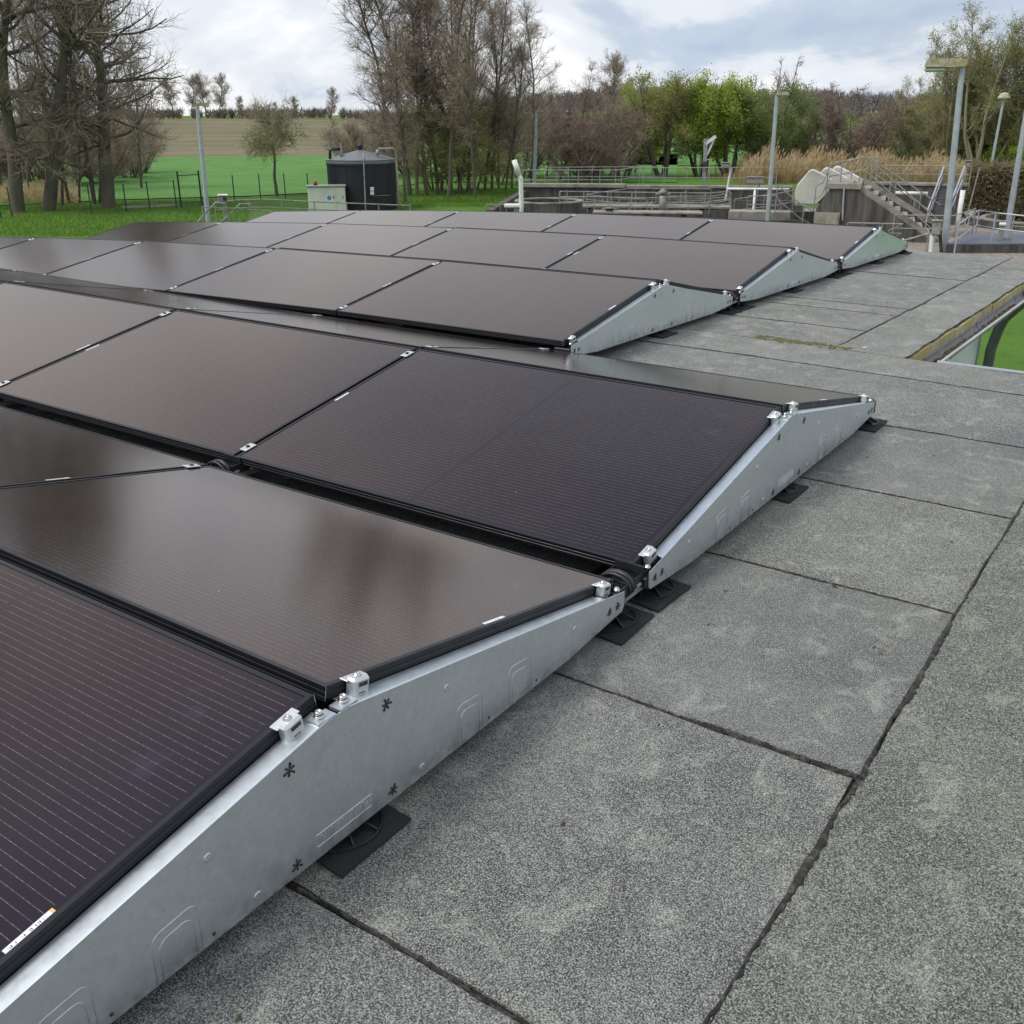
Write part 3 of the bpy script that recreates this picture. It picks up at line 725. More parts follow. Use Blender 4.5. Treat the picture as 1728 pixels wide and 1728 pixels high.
for tn, x0, y0, wp in TENTS:
    nm = 3 if tn == 'A' else 5
    for s in (0, 1):
        row = RN[tn][s]
        for e, (yl, nmz) in enumerate(((.075, 'low'), (W0 - .075, 'ridge'))):
            yy = yl * math.cos(TILT); zz = yl * math.sin(TILT); y = y0 + (yy if s == 0 else 2 * WC + GAP - yy); rx = TILT if s == 0 else -TILT
            z = zz + (warp(x0, y) if wp else 0)
            put(ec, first_e, x0, y, z, rx - (.018 if wp else 0), 'silver end clamp near the %s corner of the %s' % (nmz, row.replace('hidden ', '')), 'end clamps on the plate side')
            if s == 1 and tn in 'CDE': continue
            for k in range(1, nm):
                x = x0 - k * LP + .0085; z = zz + (warp(x, y) if wp else 0)
                put(mc, first_m, x, y, z, rx - (.018 if wp else 0), 'silver mid clamp at %s end of the %s joint, %s' % (nmz, ORD[k - 1], row), 'mid clamps between panels')

# --- rubber mats with plastic feet, rails and couplers
def make_foot():
    t = thing('support_foot', 'x', 'roof support')
    mb = MB(); n = 10; vs = []
    for j in range(n + 1):
        for i in range(n + 1):
            fx, fy_ = i / n - .5, j / n - .5; e = max(0, abs(fx) - .3) + max(0, abs(fy_) - .3)
            vs.append((fx * .30, fy_ * .205 + .004 * math.sin(fx * 9), .010 + e * .012 * math.sin(fx * 5 + fy_ * 7)))
    W1 = n + 1; fs = [(j * W1 + i, j * W1 + i + 1, (j + 1) * W1 + i + 1, (j + 1) * W1 + i) for j in range(n) for i in range(n)]
    ring = list(range(n)) + [j * W1 + n for j in range(n)] + [n * W1 + i for i in range(n, 0, -1)] + [j * W1 for j in range(n, 0, -1)]
    low = [(vs[k][0], vs[k][1], .0005) for k in ring]; m_ = len(ring); N = len(vs)
    mb.add(vs + low, fs + [(ring[k], N + k, N + (k + 1) % m_, ring[(k + 1) % m_]) for k in range(m_)]); mb.build('rubber_mat', M['rubber'], t)
    mb = MB(); mb.lathe([(.088, .011), (.088, .0165), (.084, .0170), (.080, .0140), (.030, .0190), (.026, .052), (.014, .055)], 32)
    mb.build('foot_disc', M['black'], t, loc=(.045, 0, 0))
    for k in range(8):
        a = k * math.pi / 4 + .3; c, s_ = math.cos(a), math.sin(a); mb = MB()
        mb.prism([(.027 * c - .0016 * s_, .027 * s_ + .0016 * c, .014), (.083 * c - .0016 * s_, .083 * s_ + .0016 * c, .014), (.083 * c - .0016 * s_, .083 * s_ + .0016 * c, .0185), (.027 * c - .0016 * s_, .027 * s_ + .0016 * c, .044)], (.0032 * s_, -.0032 * c, 0))
        mb.build('rib', M['black'], t, loc=(.045, 0, 0))
    return t
ft = make_foot(); first_f = [True]
FL = {'A': ('rubber mat and black foot under the middle of the nearest side plate', 'rubber mat and black foot at the far low end of the nearest side plate', 'rubber mat and black foot at the near low end of the nearest side plate'),
      'B': ('rubber mat and black foot under the middle of the middle tent\'s plate', 'rubber mat and black foot at the far tip of the middle tent\'s plate', 'rubber mat and black foot at the near low end of the middle tent\'s plate'),
      'C': ('rubber mat and black foot under the nearest set-back plate', 'rubber mat and black foot at the far tip of the nearest set-back plate', 'rubber mat at the near low end of the nearest set-back plate'),
      'D': ('rubber mat and black foot under the middle set-back plate', 'rubber mat and black foot at the far tip of the middle set-back plate', 'rubber mat at the near low end of the middle set-back plate'),
      'E': ('rubber mat and black foot under the farthest plate', 'rubber mat and black foot at the tip of the farthest plate by the roof edge', 'rubber mat at the near low end of the farthest plate')}
for tn, x0, y0, wp in TENTS:
    mid = y0 + WC + GAP / 2
    for i, y in enumerate((mid + .05 if tn != 'A' else mid + .04, y0 + 2 * WC + GAP - .0, y0 + .12)):
        if first_f[0]: o = ft; first_f[0] = False
        else: o = dup(ft)
        x = x0 - .062; o.location = (x, y, zroof(x, y) + .0015); o.rotation_euler = (0, 0, random.gauss(0, .02)); o['label'] = FL[tn][i]; o['group'] = 'rubber-matted feet along the plates'
        if wp: o.rotation_euler[0] = -.018
def make_coupler():
    t = thing('rail_coupler', 'x', 'rail coupler')
    # along local y across the valley; origin in its middle at the underside of the modules
    for s in (-1, 1):
        mb = MB(); a, b = sorted((s * .018, s * .105)); mb.bbox((-.055, a, -.046), (.042, b, -.032), .003)
        mb.box((-.055, a, -.032), (-.050, b, -.010)); mb.box((.037, a, -.032), (.042, b, -.012))
        for k in range(3): yy = a + (b - a) * (k + .5) / 3; mb.box((-.05, yy - .002, -.032), (.037, yy + .002, -.016))
        mb.build('channel', M['black'], t)
    mb = MB(); mb.tube([(.048 * math.cos(k * math.pi / 8) - .006, .004, -.030 + .034 * math.sin(k * math.pi / 8)) for k in range(16)], .0085, 8, closed=True); mb.build('cuff', M['black'], t, True)
    mb = MB(); mb.tube([(.052 * math.cos(k * math.pi / 8) - .006, -.018, -.030 + .036 * math.sin(k * math.pi / 8)) for k in range(16)], .005, 8, closed=True); mb.build('cuff', M['black'], t, True)
    mb = MB(); mb.bbox((-.045, -.2, -.075), (.034, .2, -.052), .003); mb.build('rail', M['galv'], t)
    mb = MB(); mb.bbox((.030, .030, -.044), (.046, .052, -.034), .002); mb.build('clip', M['wood'], t)
    mb = MB(); mb.box((-.05, .06, -.012), (.045, .066, .012)); mb.build('stop_plate', M['black'], t)
    return t
cp = make_coupler(); first_c = [True]
VN = {'A': 'valley beside the nearest plate', 'C': 'valley between the first set-back tents', 'D': 'valley between the last two tents'}
for tn, x0, y0, wp in TENTS:
    if tn not in VN: continue
    for k in range(3 if tn == 'A' else 1):
        if first_c[0]: o = cp; first_c[0] = False
        else: o = dup(cp)
        x = x0 - .012 - k * LP + (.012 if k else 0); y = y0 + 2 * WC + GAP + VAL / 2
        o.location = (x, y, -.012 + (warp(x, y) if wp else 0)); o['group'] = 'black rail couplers in the valleys'
        o['label'] = 'black plastic rail coupler %s in the %s' % (('at the open end', 'at the first panel joint', 'at the second panel joint')[k], VN[tn])
def make_endcap():
    t = thing('rail_end_cap', 'black rounded rail end cap beyond the tip of the middle plate', 'end cap')
    mb = MB(); mb.bbox((-.05, 0, -.048), (.03, .045, .030), .014); mb.build('cap', M['black'], t)
    mb = MB(); mb.bbox((-.04, .044, -.03), (.02, .047, .018), .001); mb.build('face', M['tar'], t); return t
e1 = make_endcap(); e1.location = (.01, 2 * WC + GAP + .005, -.048)
e2 = dup(e1); yE = YC + 2 * T + 2 * WC + GAP + .005; e2.location = (XC + .01, yE, -.048 + warp(XC, yE)); e2['label'] = 'black rounded rail end cap beyond the tip of the farthest plate'
#@@BACKGROUND@@
# ------------------------------------------------------------------ trees
def unit(a): return a / np.maximum(np.linalg.norm(a, axis=-1, keepdims=True), 1e-9)
def grow(P, D, L, nseg, wander, lift):
    """limbs as polylines: (N, nseg+1, 3)"""
    N = len(P); pts = np.zeros((N, nseg + 1, 3)); pts[:, 0] = P; d = D.copy()
    for k in range(nseg):
        d = unit(d + rng.normal(0, wander, (N, 3)) + np.array([0, 0, lift])); pts[:, k + 1] = pts[:, k] + d * (L / nseg)[:, None]
    return pts
def children(pts, R0, R1, k, t0, ang, angs, t1=1.0):
    """k side shoots per limb, somewhere along t0..t1; returns position, direction, parent index, t"""
    N, S = pts.shape[0], pts.shape[1] - 1
    idx = np.repeat(np.arange(N), k); t = rng.uniform(t0, t1, N * k); s = np.minimum((t * S).astype(int), S - 1); f = t * S - s
    a, b = pts[idx, s], pts[idx, s + 1]; p = a + (b - a) * f[:, None]; d = unit(b - a)
    q = unit(np.cross(d, rng.normal(0, 1, (N * k, 3)))); an = np.radians(rng.normal(ang, angs, N * k))[:, None]
    return p, unit(d * np.cos(an) + q * np.sin(an)), idx, t, (R0[idx] + (R1[idx] - R0[idx]) * t)
def limb_mesh(sets):
    """sets of (pts, r0, r1, sides) -> verts, quads"""
    V, Q, base = [], [], 0
    for pts, r0, r1, n in sets:
        N, S = pts.shape[0], pts.shape[1] - 1
        tt = np.linspace(0, 1, S + 1)[None, :]; rad = r0[:, None] + (r1 - r0)[:, None] * tt
        d = np.zeros_like(pts); d[:, 1:-1] = pts[:, 2:] - pts[:, :-2]; d[:, 0] = pts[:, 1] - pts[:, 0]; d[:, -1] = pts[:, -1] - pts[:, -2]; d = unit(d)
        ref = np.where(np.abs(d[:, :1, 2:3]) > .9, np.array([1., 0, 0]), np.array([0, 0, 1.])) * np.ones_like(d)
        a = unit(np.cross(d, ref)); b = np.cross(d, a)
        an = 2 * np.pi * np.arange(n) / n
        v = pts[:, :, None] + rad[:, :, None, None] * (a[:, :, None] * np.cos(an)[:, None] + b[:, :, None] * np.sin(an)[:, None])
        V.append(v.reshape(-1, 3))
        i = np.arange(N)[:, None, None] * (S + 1) * n + np.arange(S)[None, :, None] * n + np.arange(n)[None, None, :]
        j = np.arange(N)[:, None, None] * (S + 1) * n + np.arange(S)[None, :, None] * n + ((np.arange(n) + 1) % n)[None, None, :]
        Q.append((np.stack([i, j, j + n, i + n], -1).reshape(-1, 4)) + base); base += N * (S + 1) * n
    return np.concatenate(V), np.concatenate(Q)
def leaves(P, size, n_each=1, spread=.1):
    P = np.repeat(P, n_each, 0) + rng.normal(0, spread, (len(P) * n_each, 3)); N = len(P)
    a = unit(rng.normal(0, 1, (N, 3))); b = unit(np.cross(a, rng.normal(0, 1, (N, 3)))); s = size * rng.uniform(.6, 1.3, (N, 1))
    v = np.stack([P - a * s, P + b * s * .5, P + a * s, P - b * s * .5], 1).reshape(-1, 3)
    return v, np.arange(N * 4).reshape(-1, 4)
def tree_proto(H, r0, stems=1, n1=44, h0=.2, L1=3.6, top=.25, peak=.35, a_low=95, a_top=35, k2=9, k3=9, l2=.42, l3=.75, rt=.011,
               lift=.10, spread=0., wander=.06, leaf=None, bark='bark', twig='twig', w1=.16):
    """one tree's meshes: trunk with main limbs, crown of twigs, leaves"""
    P = np.zeros((stems, 3)); D = np.zeros((stems, 3)); D[:, 2] = 1
    if stems > 1:
        an = np.arange(stems) * 2.4 + rng.uniform(0, 1, stems); P[:, 0] = .12 * np.cos(an) * stems ** .5; P[:, 1] = .12 * np.sin(an) * stems ** .5
        D[:, 0] = np.cos(an) * spread; D[:, 1] = np.sin(an) * spread; D = unit(D)
    Ls = H * rng.uniform(.82, 1., stems) if stems > 1 else np.array([H * 1.])
    st = grow(P, D, Ls, 14, wander, .04); R0 = r0 * rng.uniform(.75, 1.05, stems); R1 = R0 * .10
    # main limbs
    per = max(1, n1 // stems)
    p, d, idx, t, rr = children(st, R0, R1, per, h0, 60, 8, .985)
    az = np.arange(len(p)) * 2.39996 + rng.normal(0, .5, len(p)); u = (t - h0) / (1 - h0)
    el = np.radians(90 - (a_low + (a_top - a_low) * u + rng.normal(0, 9, len(p))))
    d = np.stack([np.cos(az) * np.cos(el), np.sin(az) * np.cos(el), np.sin(el)], 1)
    prof = np.where(u < peak, .62 + .38 * u / peak, 1 - (1 - top) * ((u - peak) / (1 - peak)) ** 1.2)
    ln = L1 * prof * rng.uniform(.6, 1.15, len(p)); ra = np.minimum(rr * .55, .018 * ln + .006); b1 = grow(p, d, ln, 6, w1, lift)
    p2, d2, i2, t2, r2 = children(b1, ra, ra * .25, k2, .12, 48, 14)
    keep = rng.uniform(0, 1, len(p2)) < np.clip(ln[i2] / (.62 * L1), .18, 1); p2, d2, i2, t2, r2 = p2[keep], d2[keep], i2[keep], t2[keep], r2[keep]; l2s = ln[i2] * l2 * (1.15 - .7 * t2) * rng.uniform(.6, 1.3, len(p2)); b2 = grow(p2, d2, l2s, 4, .20, lift * .9)
    ra2 = np.maximum(r2 * .5, rt * 1.1)
    p3, d3, i3, t3, r3 = children(b2, ra2, ra2 * .4, k3, .08, 42, 16)
    keep = rng.uniform(0, 1, len(p3)) < np.clip(l2s[i3] / (.5 * L1 * l2), .25, 1); p3, d3, i3, t3, r3 = p3[keep], d3[keep], i3[keep], t3[keep], r3[keep]; l3s = l3 * rng.uniform(.45, 1.25, len(p3)) * np.minimum(1, l2s[i3] / 1.0 + .35); b3 = grow(p3, d3, l3s, 3, .22, lift)
    r3_ = np.full(len(p3), rt)
    v, q = limb_mesh([(st, R0, R1, 9), (b1, ra, ra * .25, 5)])
    base = st[:, 0]; 
    out = {'trunk': np_mesh('trunk', v, q, M[bark])}; out['trunk'].shade_smooth()
    v, q = limb_mesh([(b2, ra2, ra2 * .4, 4), (b3, r3_, r3_ * .45, 3)]); out['crown'] = np_mesh('crown', v, q, M[twig])
    if leaf:
        mt, size, each, sp, tmin = leaf
        tips = np.concatenate([b3[:, -1], b3[:, -2], b3[:, 1]]); tips = tips[tips[:, 2] < H * tmin] if tmin < 1 else tips
        lv, lq = leaves(tips, size, each, sp); out['leaves'] = np_mesh('leaves', lv, lq, M[mt])
    return out
PT = {}
PT['alder'] = [tree_proto(17, .34, n1=58, h0=.15, L1=5.2, k2=11, k3=11, rt=.008, w1=.17, a_low=88) for _ in range(2)]
PT['slim'] = [tree_proto(15, .125, n1=58, h0=.20, L1=2.9, k2=8, k3=9, rt=.0072, a_low=64, a_top=24, wander=.045) for _ in range(3)]
PT['slimg'] = [tree_proto(7.5, .07, stems=3, spread=.16, n1=54, h0=.08, L1=1.6, k2=7, k3=6, rt=.009, leaf=('leafo', .055, 2, .08, .9), twig='twigg', wander=.06)]
PT['willow'] = [tree_proto(8.6, .12, stems=7, spread=.42, n1=84, h0=.2, L1=2.3, k2=8, k3=8, l3=.8, rt=.009, a_low=60, a_top=18, lift=.14, leaf=('leafo', .042, 2, .07, 1), twig='twigg', bark='twigg', wander=.07) for _ in range(2)]
PT['thicket'] = [tree_proto(4.6, .06, stems=12, spread=.62, n1=132, h0=.08, L1=1.4, k2=7, k3=6, l3=.6, rt=.009, a_low=60, a_top=20, leaf=('leafb', .03, 1, .05, 1), twig='twigp', bark='twigp'),
                 tree_proto(4.4, .06, stems=10, spread=.6, n1=120, h0=.08, L1=1.4, k2=7, k3=6, l3=.6, rt=.009, a_low=60, a_top=20, leaf=('leafo', .04, 1, .05, 1), twig='twigg', bark='twigg')]
PT['brush'] = [tree_proto(4.2, .05, stems=12, spread=.7, n1=132, h0=.05, L1=1.5, k2=7, k3=6, l3=.7, rt=.010, a_low=70, a_top=25)]
PT['blossom'] = [tree_proto(3.6, .05, stems=9, spread=.55, n1=90, h0=.1, L1=1.2, k2=6, k3=5, l3=.5, rt=.009, leaf=('blossom', .035, 1, .06, 1), twig='twigp')]
PT['green'] = [tree_proto(5.6, .13, stems=5, spread=.36, n1=80, h0=.22, L1=1.9, k2=8, k3=6, l3=.6, rt=.008, a_low=80, a_top=30, leaf=('leaf', .060, 4, .15, 1))]
PT['olive'] = [tree_proto(6.3, .2, stems=3, spread=.42, n1=66, h0=.2, L1=2.4, k2=8, k3=5, l3=.65, rt=.008, a_low=80, a_top=30, leaf=('leafo', .06, 3, .12, 1))]
PT['soft'] = [tree_proto(6.6, .10, stems=6, spread=.30, n1=84, h0=.1, L1=1.7, k2=8, k3=7, l3=.6, rt=.009, a_low=65, a_top=25, leaf=('leafd', .055, 2, .12, .7))]
PT['round'] = [tree_proto(10, .25, n1=60, h0=.28, L1=4.0, k2=9, k3=8, l3=.9, rt=.016, top=.55, peak=.5, a_low=85, a_top=25, twig='twig') for _ in range(2)]
PT['bush'] = [tree_proto(1.7, .03, stems=9, spread=.7, n1=72, h0=.05, L1=.7, k2=6, k3=5, l3=.3, rt=.006, leaf=('leaf', .05, 2, .08, 1))]
def weeping():
    o = tree_proto(4.6, .15, n1=34, h0=.5, L1=2.3, k2=9, k3=8, l3=.75, rt=.010, top=.8, peak=.4, a_low=80, a_top=30, lift=-.03, wander=.10, twig='twigg', leaf=('leafo', .05, 1, .06, .92), w1=.2)
    return o
PT['weeping'] = [weeping()]
def tree(kind, i, u, v, h=None, ut=None, vt=None, label='', cat='tree', group=None, name='bare_tree', D=None, z=None, wide=1.):
    """stand a copy of a prototype on the ground; (ut, vt) only sets how it leans and how tall it is"""
    pr = PT[kind][i % len(PT[kind])]
    if D is None: b = gp(u, v); D = math.hypot(b[0] - CAM[0], b[1] - CAM[1])
    fr = Front(u, D); x, y = fr.o[0], fr.o[1]; zz = ZG + hill(x, y) if z is None else z; fr.o[2] = zz
    zs = max(c[2] for c in pr['trunk'].vertices and [[0, 0, max(q.co.z for q in pr['trunk'].vertices)]])
    lean = 0.
    if ut is not None:
        t = fr(ut, vt); lean = math.atan2(t.x, t.z)
        if h is None: h = math.hypot(t.x, t.z)
    s = (h / zs) if h else 1.
    o = thing(name, label, cat, (x, y, zz - .03), 0, group)
    rzv = random.uniform(0, 6.28)
    o.rotation_mode = 'QUATERNION'
    from mathutils import Quaternion
    ax = Vector((fr.h[0], fr.h[1], 0))
    o.rotation_quaternion = Quaternion(ax, lean) @ Quaternion((0, 0, 1), rzv)
    o.scale = (s * wide, s * wide, s)
    for k, me in pr.items(): link(k, me, o)
    return o
NTH = ['first', 'second', 'third', 'fourth', 'fifth', 'sixth', 'seventh', 'eighth', 'ninth', 'tenth', 'eleventh', 'twelfth', 'thirteenth', 'fourteenth', 'fifteenth', 'sixteenth', 'seventeenth', 'eighteenth', 'nineteenth', 'twentieth']
G1 = 'bare alders by the fence'
for k, (u, v, ut, h, kd, lb, wd) in enumerate((
        (38, 358, 2, 17, 'alder', 'thick bare alder at the picture edge, leaning a little, by the fence', 1.),
        (90, 355, 97, 16.5, 'alder', 'stout bare alder with a big low side limb, second along the fence', 1.),
        (191, 350, 160, 17, 'alder', 'tall bare alder rightmost in the fence group, branches reaching over the meadow', 1.),
        (168, 344, 141, 15, 'slim', 'straight slim alder just behind the rightmost thick one', 1.2),
        (178, 343, 172, 15, 'slim', 'slim alder squeezed against the rightmost thick trunk', 1.1),
        (126, 344, 62, 13, 'slim', 'slanting alder leaning over behind the stout limbed one', 1.1),
        (114, 347, 54, 12, 'slim', 'second slanting trunk close beside the stout limbed alder', 1.),
        (143, 342, 118, 10, 'slim', 'thin pale crooked trunk between the alders', .9),
        (16, 326, -18, 14, 'slim', 'thin alder in the back rank at the picture edge', 1.1),
        (62, 324, 50, 14, 'slim', 'thin alder in the back rank between the two thick trunks', 1.1),
        (250, 318, 215, 9, 'slim', 'small bare alder behind the outer branches over the meadow', 1.2))):
    tree(kd, k, u, v, h, ut, 0, lb, 'tree', G1, 'alder', wide=wd)
tree('alder', 1, -60, 352, 16, -110, 0, 'bare alder just past the picture edge by the fence', 'tree', G1, 'alder')
for k, (u, v, h, kd, lb) in enumerate(((20, 318, 3.4, 'brush', 'brown brush behind the thick edge alder'), (75, 315, 3.8, 'brush', 'brown brush between the two thickest alders'),
                                   (130, 312, 4.2, 'brush', 'dense brown brush behind the slanting trunks'), (185, 308, 4.0, 'brush', 'brown brush behind the rightmost alders'), (238, 300, 3.8, 'brush', 'brown brush outermost toward the open meadow'),
                                   (160, 296, 4.4, 'thicket', 'olive tinged brush deep behind the alders'), (50, 296, 5.0, 'thicket', 'reddish brush deep behind the edge alders'), (252, 292, 3.4, 'brush', 'far brush at the meadow end of the alder group'))):
    tree(kd, 0 if kd == 'brush' else k, u, v, h, label=lb, cat='bush', group='brush behind the alders', name='brush', wide=1.25)
G2 = 'grove of slim bare trees'
gv = [(675, 331, 612, 15), (686, 342, 655, 9), (695, 330, 636, 15.5), (706, 331, 668, 16), (723, 330, 690, 16), (741, 328, 716, 16), (747, 323, 745, 15), (759, 333, 782, 15.5), (764, 322, 742, 14),
      (781, 326, 762, 15), (791, 325, 800, 14), (803, 335, 803, 13.2), (819, 321, 812, 13), (831, 320, 838, 12.2), (842, 318, 836, 11), (854, 321, 852, 10.4), (864, 318, 876, 9.4)]
for k, (u, v, ut, h) in enumerate(gv):
    tree('slim', k, u, v, h, ut, 0, '%s bare trunk counted from the tank in the slim grove' % NTH[k].capitalize() if k else 'slanting bare tree nearest the dark tank at the edge of the slim grove', 'tree', G2, 'bare_tree', wide=(1.3 if k < 3 else 1.))
tree('slim', 1, 897, 312, 11.2, 897, 90, 'dark bare tree right behind the lamp post beside the slim grove', 'tree', G2, 'bare_tree', wide=1.2)
tree('slim', 2, 921, 304, 7.4, 930, 120, 'shorter bare tree just right of the lamp post by the basin', 'tree', G2, 'bare_tree', wide=1.4)
tree('slim', 0, 943, 303, 8.2, 985, 110, 'crooked bare tree leaning right above the basin railing', 'tree', G2, 'bare_tree', wide=1.5)
for k, (u, v, h, lb) in enumerate(((735, 322, 5.6, 'green hazed young growth at the foot of the grove near the tank'), (770, 328, 6.8, 'tallest green hazed young growth in the middle of the grove'), (800, 322, 5.8, 'green hazed young growth behind the grove\'s thickest front trunk'),
                                   (842, 312, 5.4, 'green hazed young growth at the grove\'s right end'))):
    tree('slimg', 0, u, v, h, label=lb, cat='young trees', group='young growth in the grove', name='young_growth', wide=1.3)
for k, (u, v, h, lb) in enumerate(((650, 300, 4.2, 'brown brush behind the dark tank'), (700, 296, 4.6, 'brown brush deep in the grove left of centre'), (880, 300, 4.8, 'brown brush behind the dark lamp side tree'), (830, 296, 4.8, 'brown brush deep in the grove right of centre'), (600, 290, 3.4, 'low brown brush left of the grove beyond the tank'))):
    tree('brush', 0, u, v, h, label=lb, cat='bush', group='brush in the grove', name='brush', wide=1.2)
tree('weeping', 0, 474, 331, 5.2, 446, 205, label='single small willow with a bent trunk and drooping twigs in the meadow', cat='tree', name='willow', wide=1.0)
for k, (u, D, h, lb) in enumerate(((318, 288, 9.5, 'leftmost round bare tree on the field horizon'), (347, 292, 10, 'second round bare tree on the field horizon'), (371, 290, 10.5, 'third round bare tree on the field horizon'), (392, 294, 10.5, 'fourth, tallest round bare tree on the field horizon'),
                                   (425, 270, 5, 'low bare tree behind the willow on the horizon'), (480, 280, 3.6, 'tiny bare tree on the horizon between willow and tank'), (515, 276, 5.0, 'small round bare tree on the horizon left of the tank'), (572, 250, 7.0, 'round bare tree on the horizon above the tank'))):
    tree('round', k, u, 0, h, label=lb, cat='tree', group='bare trees on the field horizon', name='bare_tree', D=D)
tree('round', 0, 1028, 0, 11.5, label='round bare tree standing high on the skyline right of the grove', cat='tree', name='bare_tree', D=185, z=ZG + 2.5)
tree('round', 1, 1044, 0, 8.0, label='smaller bare tree leaning beside the round skyline tree', cat='tree', name='bare_tree', D=180, z=ZG + 1.5)
# right-hand trees and bushes
for a in (('thicket', 0, 968, 306, 5.0, 'brown spreading thicket behind the basin railing', 'thicket', 1.3), ('thicket', 0, 1012, 304, 4.7, 'densest rusty brown thicket above the basin wall', 'thicket', 1.35), ('brush', 0, 985, 296, 5.4, 'grey brown brush between the two rusty thickets', 'brush', 1.2),
          ('blossom', 0, 1047, 298, 4.0, 'pale flowering bush beside the rusty thicket', 'flowering_bush', 1.),
          ('thicket', 0, 1405, 292, 6.3, 'big round purple brown bush behind the reeds', 'thicket', 1.25), ('thicket', 0, 1350, 282, 4.8, 'reddish bush left of the big round brown one', 'thicket', 1.25), ('thicket', 0, 1455, 284, 4.3, 'brown bush right of the big round one, under the far wood', 'thicket', 1.3),
          ('thicket', 1, 1550, 292, 5.4, 'olive thicket below the big right hand willows', 'thicket', 1.3), ('thicket', 1, 1510, 284, 4.6, 'low green tinged thicket beside the reeds', 'thicket', 1.3), ('thicket', 1, 1610, 290, 5.2, 'olive thicket behind the tall lamp post', 'thicket', 1.3), ('thicket', 1, 1670, 292, 6.4, 'olive thicket between the two right lamp posts', 'thicket', 1.3), ('thicket', 1, 1728, 292, 6.4, 'olive thicket at the right picture edge', 'thicket', 1.3),
          ('brush', 0, 1265, 262, 5.0, 'grey brush between the bright green tree and the soft green one', 'brush', 1.2)):
    tree(a[0], a[1], a[2], a[3], a[4], label=a[5], cat='bush', name=a[6], wide=a[7], group='bushes behind the basin')
tree('olive', 0, 1112, 299, 7.4, 1106, 140, label='olive budding tree with forked trunk left of the bright green one', cat='tree', name='budding_tree', wide=1.05)
tree('green', 0, 1176, 298, 7.0, 1178, 150, label='taller bright green tree with many stems behind the little crane', cat='tree', name='green_tree', wide=.95)
tree('green', 0, 1222, 297, 6.5, 1224, 165, label='brightest green tree, lower, right of the little crane', cat='tree', name='green_tree', wide=1.05)
tree('bush', 0, 1068, 250, 4.5, label='small yellow green bush beyond the flowering bush', cat='bush', name='green_bush', D=100)
tree('bush', 0, 1085, 250, 7., label='yellow green sapling on the slope left of the olive tree', cat='tree', name='green_bush', D=120, wide=.6)
tree('soft', 0, 1292, 298, 8.2, 1296, 120, label='half bare tree with soft green foliage behind the slim lamp post', cat='tree', name='green_tree', wide=1.05)
tree('soft', 0, 1330, 292, 6.2, 1345, 150, label='smaller half bare tree right of the slim lamp post', cat='tree', name='green_tree', wide=.9)
for k, (u, v, h, vt, lb) in enumerate(((1580, 296, 9.4, 95, 'leftmost big olive willow behind the tall lamp post'), (1640, 300, 11.0, 75, 'tallest olive willow in the middle of the right hand group'), (1700, 300, 11.2, 60, 'olive willow between the two right lamps'), (1760, 300, 11.5, 50, 'olive willow cut by the right picture edge'), (1545, 282, 7.2, 110, 'outlying olive willow nearest the far wood'))):
    tree('willow', k, u, v, h, label=lb, cat='tree', group='olive willows on the right', name='willow', wide=1.0)
tree('bush', 0, 1690, 300, 2.6, label='fresh green bush above the hedge by the far lamp', cat='bush', name='green_bush')
tree('bush', 0, 1715, 302, 2.2, label='smaller fresh green bush above the hedge at the picture edge', cat='bush', name='green_bush')

def far_wood(name, a0, a1, d0, d1, n, h, mat, seed, dens=70):
    """a far-off wood that reads as one brown mass: bare stems and sprays of twigs"""
    rr = np.random.default_rng(seed); V = []; 
    for i in range(n):
        a = R(rr.uniform(a0, a1)); d = rr.uniform(d0, d1); x, y = CAM[0] + d * math.sin(a), CAM[1] + d * math.cos(a); z = ZG + hill(x, y)
        hh = h * rr.uniform(.7, 1.15); m_ = dens
        t = rr.uniform(0, 1, m_); ph = rr.uniform(0, 6.28, m_); rad = hh * .32 * np.sin(np.pi * np.clip(t * .85 + .12, 0, 1)) * rr.uniform(.3, 1, m_)
        p = np.stack([x + rad * np.cos(ph), y + rad * np.sin(ph), z + hh * (.12 + .88 * t)], 1)
        dr = unit(np.stack([np.cos(ph) * .5, np.sin(ph) * .5, np.full(m_, .8)], 1) + rr.normal(0, .3, (m_, 3))); ln = rr.uniform(.8, 2.0, (m_, 1)) * d / 330
        sd_ = unit(np.cross(dr, rr.normal(0, 1, (m_, 3)))) * rr.uniform(.05, .13, (m_, 1)) * d / 330
        V.append(np.stack([p - sd_, p + sd_, p + dr * ln], 1).reshape(-1, 3))
        V.append(np.array([[x - .12, y, z], [x + .12, y, z], [x, y, z + hh * .9]]))
    v = np.concatenate(V); o = link(name, np_mesh(name, v, np.arange(len(v)).reshape(-1, 3), mat)); o['kind'] = 'stuff'
    tag(o, cat='wood'); return o
M['farwood'] = mk('far_bare_wood', (.135, .118, .118), .95, var=.25, sc=.05)
M['scrub'] = mk('dark_scrub', (.17, .14, .115), .95, var=.3, sc=.1)
far_wood('far_wood', -36, 16, 330, 450, 1700, 6.2, M['farwood'], 3, 60)
far_wood('side_wood', -74, -53.5, 205, 250, 260, 9.5, M['scrub'], 4, 60)
far_wood('field_scrub', -56, -30, 258, 266, 420, 1.7, M['scrub'], 5, 40)

